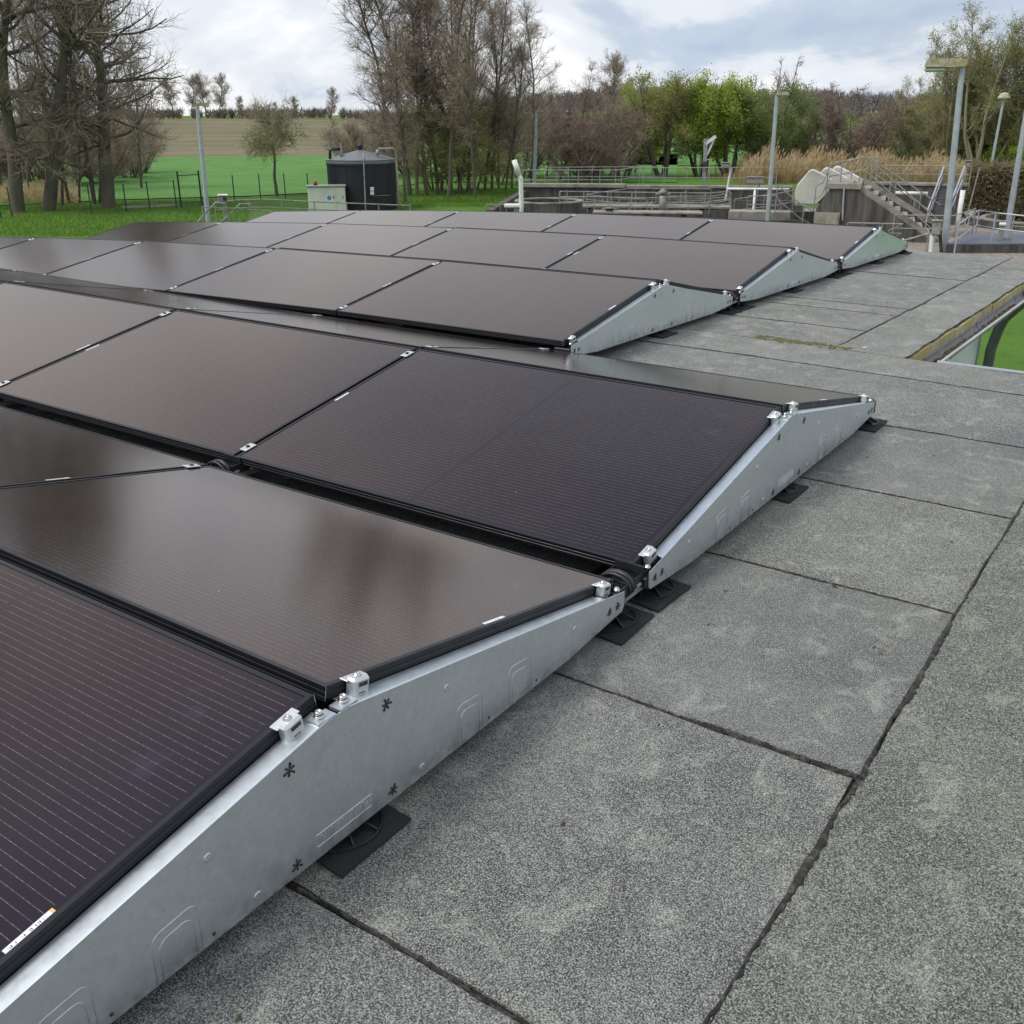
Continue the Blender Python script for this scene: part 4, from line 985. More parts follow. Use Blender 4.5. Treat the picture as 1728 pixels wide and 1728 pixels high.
def reeds():
    V = []; rr = np.random.default_rng(6)
    for u0, u1, v0, v1, n, hh in ((1318, 42, 310, 288, 7500, 1.9), (1425, 50, 306, 286, 6000, 1.8), (1520, 75, 309, 288, 5200, 1.5), (1265, 14, 312, 296, 700, 1.5), (1600, 30, 308, 298, 1800, 1.3)):
        for i in range(n):
            uu = rr.normal(u0, u1) if i % 3 else rr.uniform(u0 - u1 * 1.3, u0 + u1 * 1.3)
            clump = .72 + .30 * math.sin(uu * .11 + 1) * math.sin(uu * .047) + .18 * math.sin(uu * .31 + i % 7)
            p = gp(uu, rr.uniform(v1, v0)); h = hh * rr.uniform(.45, 1.2) * clump * (1 - .45 * min(1, ((uu - u0) / (2.2 * u1)) ** 2)); a = rr.uniform(0, 6.28); b = rr.normal(0, .22, 2); wd = rr.uniform(.009, .020)
            c, s_ = math.cos(a) * wd, math.sin(a) * wd
            V += [[p[0] - c, p[1] - s_, ZG], [p[0] + c, p[1] + s_, ZG], [p[0] + b[0] + c * .6, p[1] + b[1] + s_ * .6, ZG + h], [p[0] + b[0] - c * .6, p[1] + b[1] - s_ * .6, ZG + h]]
            if i % 3 == 0:
                q = 3 * wd; V += [[p[0] + b[0] - q, p[1] + b[1], ZG + h], [p[0] + b[0], p[1] + b[1] - q, ZG + h - .1], [p[0] + b[0] + q, p[1] + b[1], ZG + h + .05], [p[0] + b[0] + q * .8, p[1] + b[1] + q, ZG + h + .22]]
    # a patch of dry litter under the alders
    for i in range(2500):
        p = gp(rr.uniform(-20, 130), rr.uniform(318, 345)); h = rr.uniform(.2, .7); a = rr.uniform(0, 6.28); wd = .02; c, s_ = math.cos(a) * wd, math.sin(a) * wd; b = rr.normal(0, .25, 2)
        V += [[p[0] - c, p[1] - s_, ZG], [p[0] + c, p[1] + s_, ZG], [p[0] + b[0] + c, p[1] + b[1] + s_, ZG + h], [p[0] + b[0] - c, p[1] + b[1] - s_, ZG + h]]
    v = np.array(V); o = link('reeds', np_mesh('reeds', v, np.arange(len(v)).reshape(-1, 4), M['reed'])); o['kind'] = 'stuff'
reeds()
def hedge():
    fr = Front(1665, 50.5); t = thing('hedge', 'clipped brown green hedge right of the steel stairs', 'hedge', fr.o, fr.rot)
    a, b = fr(1632, 300), fr(1800, 300); h = fr(1665, 287).z; rr = np.random.default_rng(8); n = 9000
    x = rr.uniform(a.x, b.x, n); f = rr.integers(0, 3, n); y = np.where(f == 0, rr.normal(.0, .06, n), rr.uniform(0, 1.6, n)); z = np.where(f == 1, h + rr.normal(-.05, .16, n), rr.uniform(.0, h, n)); y = np.where(f == 2, rr.uniform(0, .4, n), y)
    P = np.stack([x, y, z], 1); lv, lq = leaves(P, .075, 2, .05); link('foliage', np_mesh('foliage', lv, lq, M['hedge']), t)
    d = unit(rr.normal(0, 1, (2600, 3)) + np.array([0, -.3, .8])); bb = grow(P[:2600], d, np.full(2600, .35), 2, .2, .05); v, q = limb_mesh([(bb, np.full(2600, .008), np.full(2600, .004), 3)]); link('twigs', np_mesh('twigs', v, q, M['twig']), t)
    mb = MB(); mb.box((a.x + .1, .25, 0), (b.x, 1.4, h - .15)); mb.build('inner_branches', M['scrub'], t)
hedge()
def tufts():
    rr = np.random.default_rng(12); V = []
    def blades(pts, hmin, hmax, wd):
        for p in pts:
            a = rr.uniform(0, 6.28); h = rr.uniform(hmin, hmax); c, s_ = math.cos(a) * wd, math.sin(a) * wd; b = rr.normal(0, h * .4, 2)
            V.append([[p[0] - c, p[1] - s_, ZG], [p[0] + c, p[1] + s_, ZG], [p[0] + b[0], p[1] + b[1], ZG + h]])
    blades([gp(rr.uniform(-10, 420), rr.uniform(340, 400)) for _ in range(14000)], .04, .16, .015)
    blades([gp(rr.uniform(640, 900), rr.uniform(318, 350)) for _ in range(7000)], .05, .2, .015)
    v = np.array(V).reshape(-1, 3); o = link('grass', np_mesh('grass', v, np.arange(len(v)).reshape(-1, 3), M['grassblade'])); o['kind'] = 'stuff'
M['grassblade'] = leafmat('grass_blades', (.075, .16, .015), (.16, .26, .028))
tufts()

# ------------------------------------------------------------------ sewage works
def lamp_post(u, v, ut, vt, label, head, D=None, wpx=.15, kind=0):
    if D is None: b = gp(u, v); D = math.hypot(b[0] - CAM[0], b[1] - CAM[1])
    fr = Front(u, D); t = thing('lamp_post', label, 'street lamp', fr.o, fr.rot, 'grey lamp posts of the works'); top = fr(ut, vt)
    x0 = fr(u, v).x
    mb = MB(); w0 = wpx / 2; w1 = w0 * .72
    mb.tube([(x0, 0, 0), (top.x, 0, top.z)], [w0 * 1.25, w1 * 1.25], 6); mb.build('post', M['galvb'], t)
    if kind == 0:          # box luminaire on one side, with lens under its far half
        s, ln = head; tx, tz = top.x, top.z
        mb = MB(); hh = ln * .20
        prof = [(tx - s * ln * .10, tz - .01), (tx - s * ln * .10, tz + hh * .85), (tx + s * ln * .28, tz + hh), (tx + s * ln * .86, tz + hh * .98), (tx + s * ln * .93, tz + hh * .2), (tx + s * ln * .93, tz), (tx + s * ln * .3, tz - .02)]
        pl = [(x, -ln * .16, z) for x, z in prof]; mb.prism(pl if s < 0 else pl[::-1], (0, ln * .32, 0)); mb.build('lamp_housing', M['lamp'], t)
        mb = MB(); mb.bbox((min(tx + s * ln * .38, tx + s * ln * .92), -ln * .13, tz - hh * .62), (max(tx + s * ln * .38, tx + s * ln * .92), ln * .13, tz - .012), .05); mb.build('lamp_lens', M['lens'], t)
        mb = MB(); mb.box((tx + s * ln * .345 - .012, -ln * .165, tz - .015), (tx + s * ln * .345 + .012, ln * .165, tz + hh * 1.02)); mb.build('housing_seam', M['galv'], t)
    else:                  # round cap
        mb = MB(); mb.lathe([(.10, -.12), (.16, -.02), (.30, 0), (.30, .05), (.20, .22), (.07, .28)], 16, (top.x, 0, top.z)); mb.build('lamp_cap', M['lamp'], t)
    return fr, t
lamp_post(1593, 425, 1624, 112, 'tall lamp post with mossy box lamp right beyond the roof edge', (-1, 1.22), wpx=.19)
lamp_post(1695, 417, 1742, 130, 'lamp post at the right edge whose head is out of the picture', (1, 1.2), wpx=.17)
lamp_post(1668, 300, 1694, 166, 'distant lamp post with a small round cap above the hedge', None, wpx=.13, kind=1, D=60)
lamp_post(1294, 390, 1311, 160, 'slim lamp post standing before the reeds and basin wall', (1, .48), wpx=.15)
lamp_post(352, 378, 333, 178, 'leaning grey lamp post on the lawn left of the willow', (1, .52), wpx=.17)
lamp_post(901, 316, 905, 189, 'far lamp post with yellowish head in front of the grove', (1, .62), wpx=.20)

def rail_run(name, label, fr, pts, mids=(), post_h=1., spacing=1., r=.022, dep=0., mat='galv', posts=None, group='grey tube railings of the works', foot=None):
    """pts: local top-rail points"""
    t = thing(name, label, 'railing', fr.o, fr.rot, group); m_ = M[mat]
    mb = MB(); mb.tube(pts, r, 6); mb.build('top_rail', m_, t)
    for dz in mids: mb = MB(); mb.tube([p - Vector((0, 0, dz)) for p in pts], r * .85, 6); mb.build('mid_rail', m_, t)
    seg = [(a, b) for a, b in zip(pts[:-1], pts[1:])]; tot = sum((b - a).length for a, b in seg); n = max(1, round(tot / spacing))
    for k in range(n + 1):
        d = tot * k / n
        for a, b in seg:
            l_ = (b - a).length
            if d <= l_ + 1e-6: p = a.lerp(b, min(1, d / l_)); break
            d -= l_
        mb = MB(); mb.tube([p, (p.x, p.y, foot if foot is not None else p.z - post_h)], r * .95, 6); mb.build('post', m_, t)
    return t
# back basin
fb = Front(1100, 54)
bt = thing('concrete_basin', 'long dark stained concrete basin wall with pale coping behind the railings', 'basin', fb.o, fb.rot)
L_, R_ = fb(879, 316), fb(1338, 318)
mb = MB(); mb.box((L_.x, 0, -.3), (R_.x, .3, L_.z)); mb.build('back_wall', M['concrete'], bt)
mb = MB(); mb.bbox((L_.x - .05, -.12, L_.z + .002), (fb(1055, 316).x, .55, fb(960, 310).z), .02); mb.build('coping', M['rim'], bt)
mb = MB(); mb.bbox((fb(1055, 316).x + .01, -.06, L_.z + .002), (R_.x, .45, fb(960, 312).z), .02); mb.build('coping', M['rim'], bt)
mb = MB(); mb.box((L_.x, -11.5, -.3), (L_.x + .3, -.003, L_.z - .15)); mb.build('side_wall', M['concrete'], bt)
mb = MB(); mb.box((L_.x + .3, -4.6, -.3), (R_.x, -4.35, .62)); mb.build('divider_wall', M['concrete'], bt)
mb = MB(); mb.box((L_.x + .3, -8.2, -.3), (R_.x, -7.9, .45)); mb.build('divider_wall', M['concrete'], bt)
mb = MB(); mb.box((L_.x + .3, -11.5, -.3), (R_.x, -11.2, .40)); mb.build('front_wall', M['concrete'], bt)
M['water'] = mk('dark_basin_water', (.035, .038, .036), .08, var=.2, sc=1)
mb = MB(); mb.box((L_.x + .31, -11.19, -.25), (R_.x - .01, -.01, .08)); o = mb.build('water', M['water']); o.location = fb.o; o.rotation_euler = (0, 0, fb.rot); o['kind'] = 'structure'
rail_run('railing', 'long tube railing along the back basin wall', fb, [fb(868, 287), fb(1046, 287), fb(1062, 283.5), fb(1312, 282.5)], (.48,), .95, 1.15, .022, foot=fb(960, 312).z)
fq = Front(1020, 57.5)
rail_run('railing', 'second railing behind the back basin wall', fq, [fq(920, 282.5), fq(1120, 281)], (.5,), 1.0, 1.25, .020)
f2 = Front(1090, 46.2)
rail_run('railing', 'walkway railing in the middle of the basin', f2, [f2(945, 323), f2(1196, 326), f2(1232, 323)], (.22,), .6, 1.0, .022)
rail_run('railing', 'lower walkway railing beside the motor in the basin', f2, [f2(1122, 331), f2(1205, 331), f2(1234, 324.5)], (.3,), .62, .9, .02)
f3 = Front(1000, 44)
rail_run('railing', 'front walkway railing at the round tank', f3, [f3(882, 346.5), f3(955, 343), f3(1096, 344), f3(1101, 342)], (), .6, .95, .022)
rail_run('railing', 'short gate railing in the basin\'s front walkway', f3, [f3(944, 324), f3(957, 322), f3(957, 345)], (), .7, .5, .022)
f2b = Front(1100, 47.6); rail_run('railing', 'slanting walkway railing behind the mid basin motor', f2b, [f2b(990, 329), f2b(1052, 335), f2b(1186, 331)], (.2,), .55, .8, .02)
f2c = Front(1180, 45); rail_run('railing', 'low double railing right of the mid basin motor', f2c, [f2c(1126, 343), f2c(1188, 342), f2c(1234, 335)], (.18,), .5, .8, .02)
f2d = Front(1010, 45); rail_run('railing', 'left double railing of the front walkway in the basin', f2d, [f2d(944, 333), f2d(1010, 332), f2d(1092, 336)], (.2,), .6, .7, .02)
f2e = Front(1290, 45.5); rail_run('railing', 'landing railing behind the slim lamp post', f2e, [f2e(1262, 331), f2e(1312, 330), f2e(1318, 345)], (.35,), .8, .8, .02)
f4 = Front(1130, 50)
rail_run('railing', 'farther walkway railing under the basin wall', f4, [f4(990, 328), f4(1062, 318), f4(1200, 319)], (), .5, 1.2, .022)
rail_run('railing', 'short railing stub at the basin\'s left corner', f3, [f3(820, 349), f3(822, 345), f3(872, 346)], (), .5, .9, .022)
for i, (u0, u1, v, D, th, lb) in enumerate(((945, 1235, 346, 46.0, .10, 'grey concrete walkway crossing the basin'), (1000, 1186, 357, 43.4, .08, 'front concrete walkway of the basin'), (1230, 1335, 356, 44.0, .5, 'stained concrete landing before the slim lamp post'))):
    fr = Front((u0 + u1) / 2, D); a, b = fr(u0, v), fr(u1, v); t = thing('walkway', lb, 'walkway', fr.o, fr.rot)
    mb = MB(); mb.bbox((a.x, -.1, a.z - th), (b.x, .9, a.z), .015); mb.build('slab', M['rim'], t)
    for k in range(3):
        x = a.x + (b.x - a.x) * (k + .5) / 3; mb = MB(); mb.box((x - .1, .1, -.3), (x + .1, .7, a.z - th - .002)); mb.build('pier', M['concrete'], t)
# small round tank at the left corner
fr = Front(925, 43.5); t = thing('round_basin', 'small round concrete basin at the left corner of the long basin', 'basin', fr.o, fr.rot)
c = fr(926, 343); rad = 1.45; mb = MB(); mb.lathe([(rad, -.3), (rad, c.z), (rad - .18, c.z), (rad - .18, c.z - .7), (.01, c.z - .7)], 36, (c.x, .9, 0), False); mb.build('ring_wall', M['concrete'], t)
mb = MB(); mb.lathe([(rad + .02, c.z + .002), (rad + .02, c.z + .06), (rad - .2, c.z + .06), (rad - .2, c.z + .002)], 36, (c.x, .9, 0), False); mb.build('rim', M['rim'], t)
# white bent tube
fr = Front(878, 43); t = thing('vent_tube', 'thick white bent tube rising by the basin\'s left corner', 'vent pipe', fr.o, fr.rot)
mb = MB(); mb.tube([fr(867.5, 270), fr(876, 296)], .11, 10); mb.build('upper_tube', M['white'], t, True); mb = MB(); mb.tube([fr(876, 295.5), fr(878.5, 300), fr(880, 347), Vector((fr(880, 347).x, 0, 0))], .095, 10); mb.build('lower_tube', M['white'], t, True)
t2 = thing('meter_box', 'small white lidded box at the foot of the white tube', 'box', fr.o, fr.rot); a, b = fr(851, 360), fr(879, 345)
mb = MB(); mb.box((a.x + .05, .02, 0), (b.x - .05, .5, b.z - .12)); mb.build('case', M['galv'], t2); mb = MB(); mb.bbox((a.x, -.06, b.z - .118), (b.x, .56, b.z), .02); mb.build('lid', M['white'], t2)
mb = MB(); mb.box((a.x + .1, -.005, b.z - .42), ((a.x + b.x) / 2 + .05, .018, b.z - .16)); mb.build('window', M['tar'], t2)
# motors
for u, vt, vb, D, lb in ((1115, 318, 368, 46, 'grey drive motor on a pale column in mid basin'), (1027, 349, 364, 43.6, 'black pump motor on the front walkway')):
    fr = Front(u, D); t = thing('drive_motor', lb, 'motor', fr.o, fr.rot); z0, z1 = fr(u, vb).z, fr(u, vt).z
    mb = MB(); mb.lathe([(.16, z0), (.16, z0 + (z1 - z0) * .75), (.10, z0 + (z1 - z0) * .8)], 14); mb.build('column', M['galv'] if u > 1100 else M['black'], t, True)
    mb = MB(); mb.lathe([(.10, z0 + (z1 - z0) * .8), (.2, z0 + (z1 - z0) * .82), (.2, z0 + (z1 - z0) * .9), (.08, z1 - .05), (.05, z1)], 14); mb.build('motor_head', M['rim'], t, True)
    mb = MB(); mb.box((-.32, -.1, z0 + (z1 - z0) * .80), (.32, .1, z0 + (z1 - z0) * .84)); mb.build('bracket', M['galv'], t)
# pipes
fr = Front(1270, 47); t = thing('water_pipe', 'pale horizontal pipe with a drop leg in front of the basin wall', 'pipe', fr.o, fr.rot)
mb = MB(); mb.tube([fr(1226, 318.5), fr(1332, 319.5)], .055, 8); mb.build('cross_pipe', M['white'], t, True); mb = MB(); mb.tube([fr(1274, 320), fr(1271, 361), Vector((fr(1271, 361).x, 0, 0))], .055, 8); mb.build('drop_pipe', M['white'], t, True)
# crane, boxes on poles
fr = Front(1190, 56); t = thing('davit_crane', 'little grey davit crane with a white arm before the green trees', 'crane', fr.o, fr.rot)
mb = MB(); a, b = fr(1188.5, 310), fr(1191, 234); mb.beam((a.x, 0, 0), (b.x, 0, b.z), .2, .2, (0, 1, 0)); mb.build('column', M['galv'], t)
mb = MB(); mb.beam(fr(1190, 243), fr(1208, 230), .16, .2, (0, 1, 0)); mb.build('arm', M['white'], t); mb = MB(); mb.beam(fr(1193, 262), fr(1205, 235), .09, .1, (0, 1, 0)); mb.build('brace', M['white'], t)
mb = MB(); a, b = fr(1183, 279), fr(1192, 272); mb.bbox((a.x, -.3, a.z), (b.x, .0, b.z), .03); mb.build('winch', M['tar'], t); mb = MB(); mb.tube([fr(1186, 269.5), fr(1198, 269.5)], .025, 6); mb.build('crank', M['white'], t)
mb = MB(); mb.tube([fr(1207, 232), fr(1196, 262)], .008, 4); mb.build('cable', M['tar'], t)
for u, v0, v1, u0, u1, vb, D, lb, wht in ((1224.5, 275, 284, 1217, 1232, 320, 50, 'grey control box on a white post before the crane', 1), (1274, 299.5, 310.5, 1260, 1290, 318, 51, 'wide grey control box on the basin wall left of the slim lamp', 0), (1634, 272, 282, 1629, 1639, 345, 46, 'small grey box on a thin post at the steel stairs', 1)):
    fr = Front(u, D); t = thing('control_box', lb, 'control box', fr.o, fr.rot); a, b = fr(u0, v1), fr(u1, v0); mb = MB(); mb.bbox((a.x, -.12, a.z), (b.x, .12, b.z), .03); mb.build('case', M['galv'], t)
    mb = MB(); mb.bbox((a.x - .02, -.16, b.z + .001), (b.x + .02, .14, b.z + .03), .008); mb.build('lid', M['rim'], t)
    mb = MB(); p = fr(u - 1, vb); mb.tube([(p.x, 0, 0), (0, 0, a.z)], .05 if u < 1230 else .03, 8); mb.build('post', M['white'] if u < 1230 else M['galv'], t)
# grey hoods
for k, (du, dv, D) in enumerate(((0, 0, 42.6), (25, -3.5, 43.8), (43, -6, 45.0))):
    fr = Front(1380, D); t = thing('machine_hood', ('front pale wedge hood of three on the concrete block', 'middle pale wedge hood of three on the concrete block', 'rear pale wedge hood of three by the platform railing')[k], 'hood', fr.o, fr.rot, 'pale wedge hoods')
    px = [(1342, 344), (1341.5, 326), (1345, 313), (1364, 291), (1369, 287.5), (1374, 288), (1384, 293), (1412, 309), (1404, 318), (1378, 345)]
    pts = [fr(u + du, v + dv) for u, v in px]; cx = sum(p.x for p in pts) / len(pts); cz = sum(p.z for p in pts) / len(pts)
    def rg(s, d): return [(cx + (p.x - cx) * s, d, cz + (p.z - cz) * s) for p in pts]
    mb = MB(); n = len(pts); R4 = [rg(.965, 0), rg(1, .04), rg(1, 1.06), rg(.965, 1.1)]; mb.add(sum(R4, []), [(j * n + i, (j + 1) * n + i, (j + 1) * n + (i + 1) % n, j * n + (i + 1) % n) for j in range(3) for i in range(n)] + [tuple(range(n)), tuple(range(3 * n, 4 * n))[::-1]]); mb.build('shell', M['grc'], t)
    mb = MB(); a, b = pts[0], pts[-1]; mb.box((a.x - .03, -.03, a.z - .06), (b.x + .03, 1.12, a.z - .002)); mb.build('base_flange', M['galv'], t)
# concrete block with stairs
fs_ = Front(1480, 40); bt = thing('concrete_block', 'dark streaked concrete block with an outside staircase going down to the right', 'building', fs_.o, fs_.rot)
zb = -.05; P_ = lambda u, v: fs_(u, v)
a0, a1, a2, a3 = P_(1377, 352), P_(1401, 318), P_(1437, 313), P_(1566, 402)
mb = MB(); mb.prism([(a0.x, 0, zb), (a3.x + .35, 0, zb), (a3.x, 0, a3.z), (a2.x, 0, a2.z), (a1.x, 0, a1.z), (a0.x, 0, a0.z)], (0, .28, 0)); mb.build('front_wall', M['concrete'], bt)
mb = MB(); mb.prism([(a0.x + .02, .285, zb), (a2.x + .3, .285, zb), (a2.x + .3, .285, a2.z - .03), (a1.x, .285, a1.z - .03), (a0.x + .02, .285, a0.z - .03)], (0, 2.9, 0)); mb.build('core', M['concrete'], bt)
mb = MB(); mb.beam((a2.x, .14, a2.z + .03), (a3.x + .03, .14, a3.z + .02), .32, .08, (0, 1, 0)); mb.build('stringer_coping', M['rim'], bt)
mb = MB(); mb.bbox((a1.x - .1, -.06, a1.z - .02), (a2.x + .35, 3.2, a2.z + .07), .02); mb.build('platform', M['rim'], bt)
far = 2.2
mb = MB(); mb.prism([(a2.x + .35, far, zb), (a3.x + .6, far, zb), (a3.x + .55, far, a3.z + .05), (a2.x + .36, far, a2.z - .05)], (0, .25, 0)); mb.build('far_stringer', M['concrete'], bt)
mb = MB(); mb.beam((a2.x + .36, far + .12, a2.z), (a3.x + .55, far + .12, a3.z + .1), .3, .07, (0, 1, 0)); mb.build('stringer_coping', M['rim'], bt)
ns = 10
for k in range(ns):
    f = (k + .6) / ns; x = a2.x + .36 + (a3.x + .3 - a2.x - .36) * f; z = a2.z + (a3.z - a2.z - .1) * f; dx = (a3.x - a2.x) / ns
    mb = MB(); mb.bbox((x - dx * .55, .29, z - .07), (x + dx * .55, far - .005, z), .01); mb.build('step', M['rim'], bt)
    mb = MB(); mb.box((x - dx * .55 - .001, .29, max(zb, z - .75)), (x - dx * .35, far - .006, z - .072)); mb.build('riser', M['concrete'], bt)
mb = MB(); q0, q1 = P_(1375, 358), P_(1416, 375); mb.box((q0.x, -.16, q1.z - 1.), (q1.x, -.003, q0.z)); mb.build('niche_frame', M['rim'], bt)
mb = MB(); q0, q1 = P_(1396, 360), P_(1413, 375); mb.box((q0.x, -.19, q1.z - 1.), (q1.x, -.162, q0.z)); mb.build('niche_door', M['wood'], bt)
mb = MB(); mb.tube([P_(1424.5, 318) - Vector((0, .05, 0)), P_(1421.5, 372) - Vector((0, .05, 0))], .03, 6); mb.build('downpipe', M['galvb'], bt)
def rails(lb, fr, pts, mids, ph, sp, dy=0, r=.022, foot=None): return rail_run('railing', lb, fr, [p + Vector((0, dy, 0)) for p in pts], mids, ph, sp, r, foot=foot)
rails('near handrail of the concrete staircase', fs_, [P_(1464, 267), P_(1470, 272), P_(1584, 372)], (.45,), .95, 1.15, .12)
f42 = Front(1480, 42.3)
rails('far handrail of the concrete staircase', f42, [f42(1473, 270), f42(1596, 352)], (.42,), .9, 1.15)
rails('platform railing at the front of the concrete block', fs_, [P_(1377, 314), P_(1388, 309), P_(1404, 274), P_(1436, 271), P_(1455, 266)], (.45,), .9, .75, .1)
rails('platform railing at the back of the concrete block', f42, [f42(1399, 278), f42(1452, 266), f42(1482, 266)], (.45,), .95, .8)
rails('long handrail descending left of the pale hoods', Front(1340, 41), [Front(1340, 41)(1312, 312), Front(1340, 41)(1352, 345), Front(1340, 41)(1408, 375)], (.5,), 1., 1.1)
rails('low railing between hoods and slim lamp post', Front(1300, 48), [Front(1300, 48)(1240, 336), Front(1300, 48)(1312, 327), Front(1300, 48)(1392, 309)], (.5,), 1., 1.2)
# railing behind and wall right of the staircase
f5 = Front(1560, 47); t = thing('basin_wall', 'pale topped concrete wall behind the staircase', 'wall', f5.o, f5.rot); a, b = f5(1470, 312), f5(1632, 312)
mb = MB(); mb.box((a.x, 0, -.2), (b.x, .3, a.z)); mb.build('wall', M['concrete'], t); mb = MB(); mb.bbox((a.x, -.05, a.z + .002), (b.x + .02, .4, a.z + .12), .02); mb.build('coping', M['rim'], t)
rails('railing on the wall behind the staircase', f5, [f5(1482, 279.5), f5(1640, 281)], (.33, .66), .95, 1.3, .1)
mb = MB(); mb.tube([f5(1512, 324), f5(1566, 325)], .07, 8); t = thing('overflow_pipe', 'short pale pipe lying along the wall behind the staircase', 'pipe', f5.o, f5.rot); o = mb.build('pipe_run', M['white'], t, True)
o.location = (0, -.5, 0)
# steel stairs
f6 = Front(1590, 42); t = thing('steel_stairs', 'steep blue grey steel stairs with handrails beside the hedge', 'stairs', f6.o, f6.rot)
f6b = 1.9
lo_l, lo_r, hi_l, hi_r = f6(1572, 358), f6(1598, 352), f6(1590, 306, f6b), f6(1616, 306, f6b)
for a, b in ((lo_l, hi_l), (lo_r, hi_r)): mb = MB(); mb.beam(a, b, .05, .18); mb.build('stringer', M['darksteel'], t)
for k in range(9):
    f = (k + .5) / 9; a, b = lo_l.lerp(hi_l, f), lo_r.lerp(hi_r, f); mb = MB(); mb.beam(a, b, .22, .035); mb.build('tread', M['darksteel'], t)
for p, q in (((1565, 356), (1593, 281)), ((1604, 343), (1628, 281))):
    A, B = f6(*p), f6(q[0], q[1], f6b)
    mb = MB(); mb.tube([A, B], .030, 8); mb.build('handrail', M['galvb'], t); mb = MB(); mb.tube([A - Vector((0, 0, .42)), B - Vector((0, 0, .42))], .022, 6); mb.build('knee_rail', M['galvb'], t)
    for f in (.05, .5, .95): c = A.lerp(B, f); mb = MB(); mb.tube([c, c - Vector((0, 0, .85))], .022, 6); mb.build('post', M['galvb'], t)
mb = MB(); c = f6(1625, 322); mb.tube([(c.x, .3, 0), (c.x, .3, c.z)], .09, 12); t = thing('standpipe', 'short thick white standpipe beside the steel stairs', 'pipe', f6.o, f6.rot); mb.build('tube', M['white'], t, True)
# clarifier
cc = gp(1800, 366, ZG + .35); t = thing('clarifier', 'large round settling tank with a pale double rim at the right edge', 'settling tank', (cc[0], cc[1], ZG))
d_ = gp(1640, 366, ZG + .35); rad = math.hypot(d_[0] - cc[0], d_[1] - cc[1])
mb = MB(); mb.lathe([(rad, -.3), (rad, .30), (rad - .25, .30), (rad - .25, -.2), (.02, -.2)], 72, (0, 0, 0), False); mb.build('ring_wall', M['concrete'], t)
mb = MB(); mb.lathe([(rad + .02, .302), (rad + .02, .37), (rad - .27, .37), (rad - .27, .302)], 72, (0, 0, 0), False); mb.build('outer_rim', M['rim'], t)
mb = MB(); mb.lathe([(rad - .62, -.1), (rad - .62, .26), (rad - .8, .26), (rad - .8, -.1)], 72, (0, 0, 0), False); mb.build('inner_rim', M['rim'], t)
mb = MB(); mb.lathe([(rad - .82, .02), (.03, .02)], 72, (0, 0, 0), False); mb.build('water_surface', M['water'], t)
# grating platform and its railings
f7 = Front(1665, 36.8); t = thing('grating_platform', 'blue grey grating platform on a low concrete kerb by the right lamp', 'platform', f7.o, f7.rot)
p = [gp(u, v, ZG + .32) for u, v in ((1600, 411), (1642, 393), (1760, 394), (1760, 411))]
mb = MB(); pl = [Vector((q[0] - f7.o[0], q[1] - f7.o[1], 0)) for q in p]; rt_ = Matrix.Rotation(-f7.rot, 3, 'Z'); pl = [rt_ @ q for q in pl]
mb.prism([(q.x, q.y, .27) for q in pl], (0, 0, .05)); mb.build('grating', M['grate'], t)
mb = MB(); mb.prism([(q.x + (.0), q.y, 0) for q in pl], (0, 0, .265)); mb.build('kerb', M['concrete'], t)
t = rail_run('railing', 'blue grey railing along the grating platform', f7, [f7(1618, 378), f7(1652, 355, 3.), f7(1688, 360, 1.2), f7(1745, 366, .6)], (.5,), 1.05, 1.5, .026, mat='galvb')
rails('brown grey railing from staircase foot to the round tank', Front(1580, 39), [Front(1580, 39)(1510, 363), Front(1580, 39)(1610, 364), Front(1580, 39)(1647, 352)], (.45,), .95, 1.1)
rails('short railing stub beyond the tip of the farthest plate', Front(1500, 36), [Front(1500, 36)(1430, 376), Front(1500, 36)(1524, 378), Front(1500, 36)(1500, 389)], (.3,), .9, 1.4)
rails('low pale rail rising to the junction box', Front(1560, 34), [Front(1560, 34)(1500, 413), Front(1560, 34)(1568, 394)], (), .8, 2.2, r=.03)
rails('railing in front of the round tank at the right edge', Front(1700, 38), [Front(1700, 38)(1712, 363), Front(1700, 38)(1760, 366)], (.35,), .9, .7)
# junction box, white post
f8 = Front(1585, 37.2); t = thing('junction_box', 'grey junction box mounted beside the tall lamp post', 'junction box', f8.o, f8.rot); a, b = f8(1571, 396), f8(1590, 373)
mb = MB(); mb.bbox((a.x, -.2, a.z), (b.x, .12, b.z), .04); mb.build('case', M['galv'], t); mb = MB(); mb.bbox((a.x - .03, -.23, b.z + .001), (b.x + .02, .14, b.z + .035), .01); mb.build('lid', M['rim'], t)
mb = MB(); mb.tube([(f8(1573, 400).x, -.02, a.z), (f8(1571, 425).x, -.02, 0)], .08, 10); mb.build('white_post', M['white'], t)
mb = MB(); mb.tube([(f8(1586, 400).x, 0, a.z), (f8(1590, 420).x, 0, 0)], .06, 8); mb.build('cable_sleeve', M['tar'], t)
f9 = Front(1692, 39); t = thing('cable_pillar', 'small pale pillar with white cap behind the right lamp post', 'pillar', f9.o, f9.rot); a, b = f9(1683, 402), f9(1697, 379)
mb = MB(); mb.box((a.x, 0, 0), (b.x, .3, b.z - .04)); mb.build('body', M['galv'], t); mb = MB(); mb.bbox((a.x - .02, -.03, b.z - .038), (b.x + .02, .33, b.z + .04), .02); mb.build('cap', M['white'], t)
